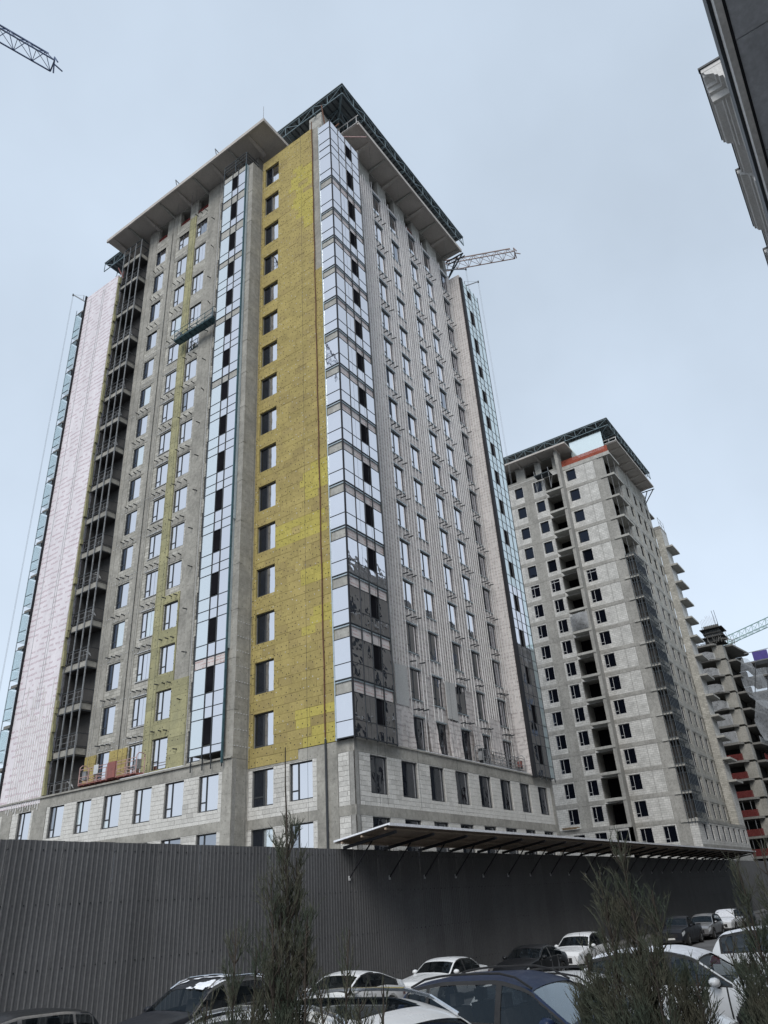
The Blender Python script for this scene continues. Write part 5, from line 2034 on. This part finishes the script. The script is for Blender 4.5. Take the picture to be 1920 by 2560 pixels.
def juniper(label, az, d, z0, stems, seed):
    R_ = np.random.default_rng(seed)
    bx, by = d * math.cos(rad(az)), d * math.sin(rad(az))
    t = thing('juniper', label, 'shrub', (bx, by, z0), 'junipers along the terrace edge')
    right = np.array([math.sin(rad(az)), -math.cos(rad(az)), 0])
    away = np.array([math.cos(rad(az)), math.sin(rad(az)), 0])
    WP, WQ, WR = [], [], []
    TP, TQ, TR = [], [], []
    for (off, dep, tip_off, tip_z, Rm, nb, dens, leader) in stems:
        b0 = np.array([bx, by, z0]) + right * off + away * dep
        tip = np.array([bx, by, 0]) + right * tip_off + away * dep * 1.2
        tip[2] = tip_z
        H = tip_z - z0
        u = np.linspace(0, 1, 14)
        wob = np.cumsum(R_.normal(0, .006, (14, 3)), 0)
        axp = b0 + (tip - b0) * u[:, None] + wob * np.sin(u * math.pi)[:, None]

        def ax(s):
            return np.stack([np.interp(s, u, axp[:, k]) for k in range(3)], -1)
        for k in range(13):
            WP.append(axp[k]); WQ.append(axp[k + 1]); WR.append(.016 * (1 - u[k]) ** 1.1 * (H / 2) + .003)
        hs_ = np.sort(R_.uniform(.08, leader, nb) ** .85)
        hs_ = np.clip(hs_, .08, leader)
        th = R_.uniform(0, 2 * math.pi, nb)
        Ln = (Rm * 3.6 * (1 - hs_) ** .62 + .05) * R_.uniform(.65, 1.25, nb)
        out = right[None] * np.cos(th)[:, None] + away[None] * np.sin(th)[:, None]
        adir = unitv(tip - b0)[None]
        ns = 8
        pts = [ax(hs_)]
        ang0 = R_.uniform(.38, .85, nb)
        for k in range(ns):
            f = k / (ns - 1)
            ang = ang0 * (1 - f) ** 1.2 + .14
            dr = unitv(adir * np.cos(ang)[:, None] + out * np.sin(ang)[:, None] + R_.normal(0, .07, (nb, 3)))
            pts.append(pts[-1] + dr * (Ln / ns)[:, None])
        pts = np.array(pts)                          # ns+1, nb, 3
        for k in range(ns):
            WP += list(pts[k]); WQ += list(pts[k + 1]); WR += list(.0052 * (1 - k / ns) * (.5 + Ln) + .0013)
        # side sprays, each a small plume of twigs
        nt = int(dens)
        for q in range(nt):
            s = R_.uniform(.12, 1, nb) ** .8 * ns
            k0 = np.minimum(s.astype(int), ns - 1)
            fr = (s - k0)[:, None]
            ar = np.arange(nb)
            base = pts[k0, ar] * (1 - fr) + pts[k0 + 1, ar] * fr
            bd = unitv(pts[k0 + 1, ar] - pts[k0, ar])
            sd_ = unitv(R_.normal(0, 1, (nb, 3)))
            dr = unitv(bd * .95 + sd_ * .50 + np.array([0, 0, .35]))
            ln = R_.uniform(.05, .13, nb) * (1.15 - .45 * s / ns)
            end = base + dr * ln[:, None]
            kp = R_.random(nb) > .85 * hs_ ** 3
            TP += list(base[kp]); TQ += list(end[kp]); TR += list(np.full(kp.sum(), .0019))
            for w_ in range(4):
                f2 = R_.uniform(.15, .95, nb)[:, None]
                b2 = base + dr * ln[:, None] * f2
                d2 = unitv(dr * .9 + unitv(R_.normal(0, 1, (nb, 3))) * .55 + np.array([0, 0, .15]))
                e2 = b2 + d2 * (ln * R_.uniform(.25, .5, nb))[:, None]
                TP += list(b2[kp]); TQ += list(e2[kp]); TR += list(np.full(kp.sum(), .0018))
    v, f = cones(np.array(WP), np.array(WQ), np.array(WR), np.array(WR) * .8)
    ob = bpy.data.objects.new('trunk', np_mesh('trunk', v - np.array([bx, by, z0]), f, 'bark'))
    col.objects.link(ob)
    ob.parent = t
    v, f = cones(np.array(TP), np.array(TQ), np.array(TR))
    ob = bpy.data.objects.new('crown', np_mesh('crown', v - np.array([bx, by, z0]), f, 'needles'))
    col.objects.link(ob)
    ob.parent = t
    return t


# stems: side offset, depth offset, tip side offset, tip height, spread, branches, sprays per branch, bare leader from
juniper('tall slender juniper with a bare leader in front of the hoarding', 42.6, 4.2, 2.05,
        [(.02, 0, .05, 4.55, .060, 110, 8, .80), (.06, .05, .11, 4.0, .045, 80, 9, .96), (-.02, -.04, -.02, 3.95, .04, 66, 9, .96), (.08, -.03, .16, 3.74, .042, 70, 10, .97), (.0, .05, -.06, 3.64, .04, 66, 10, .97), (.03, -.03, .03, 3.8, .05, 80, 10, .97)], 3)
juniper('thin leafy juniper plume left of the tall one', 45.0, 4.1, 2.05,
        [(0, 0, -.01, 3.70, .022, 60, 9, .96), (.07, .03, .09, 3.60, .025, 56, 9, .97), (-.10, 0, -.13, 3.42, .022, 44, 9, .97)], 5)
juniper('low juniper with thin leaning twigs in front of the white fastback', 38.7, 4.1, 2.05,
        [(-.05, 0, -.07, 3.44, .035, 60, 10, .97), (.02, .02, .08, 3.66, .02, 44, 6, .93), (.08, 0, .11, 3.38, .03, 54, 10, .97), (.21, -.02, .23, 3.46, .012, 26, 8, .96)], 8)
juniper('wide bushy juniper with many pointed tips at the lower right', 19.4, 4.15, 2.0,
        [(.02, 0, .05, 4.0, .055, 100, 9, .95), (-.08, .04, -.07, 3.84, .045, 80, 9, .96), (.10, .02, .16, 3.74, .045, 80, 9, .96), (-.16, 0, -.20, 3.48, .05, 80, 11, .97), (.22, -.04, .27, 3.40, .05, 80, 11, .97), (.05, -.08, .1, 3.52, .055, 90, 11, .97), (-.05, -.06, -.08, 3.47, .055, 90, 11, .97), (.02, .06, .03, 3.7, .05, 80, 10, .97), (-.12, -.02, -.14, 3.38, .06, 150, 18, .97), (.14, 0, .18, 3.38, .06, 150, 18, .97), (.0, -.1, .02, 3.42, .06, 150, 18, .97), (.2, .04, .26, 3.3, .06, 130, 18, .97), (-.2, .02, -.24, 3.3, .05, 120, 18, .97)], 13)
juniper('juniper leaning in from the right edge of the photo', 11.4, 4.1, 2.0,
        [(.02, 0, -.02, 3.83, .048, 84, 9, .95), (.12, .04, .10, 3.90, .048, 80, 9, .95), (-.06, 0, -.15, 3.52, .045, 72, 10, .96), (.22, 0, .22, 3.7, .048, 72, 9, .96), (.02, -.08, -.02, 3.38, .045, 70, 11, .97), (.1, -.04, .08, 3.6, .05, 80, 11, .97), (-.05, -.05, -.08, 3.38, .05, 140, 18, .97), (.15, -.05, .14, 3.5, .05, 140, 18, .97)], 21)
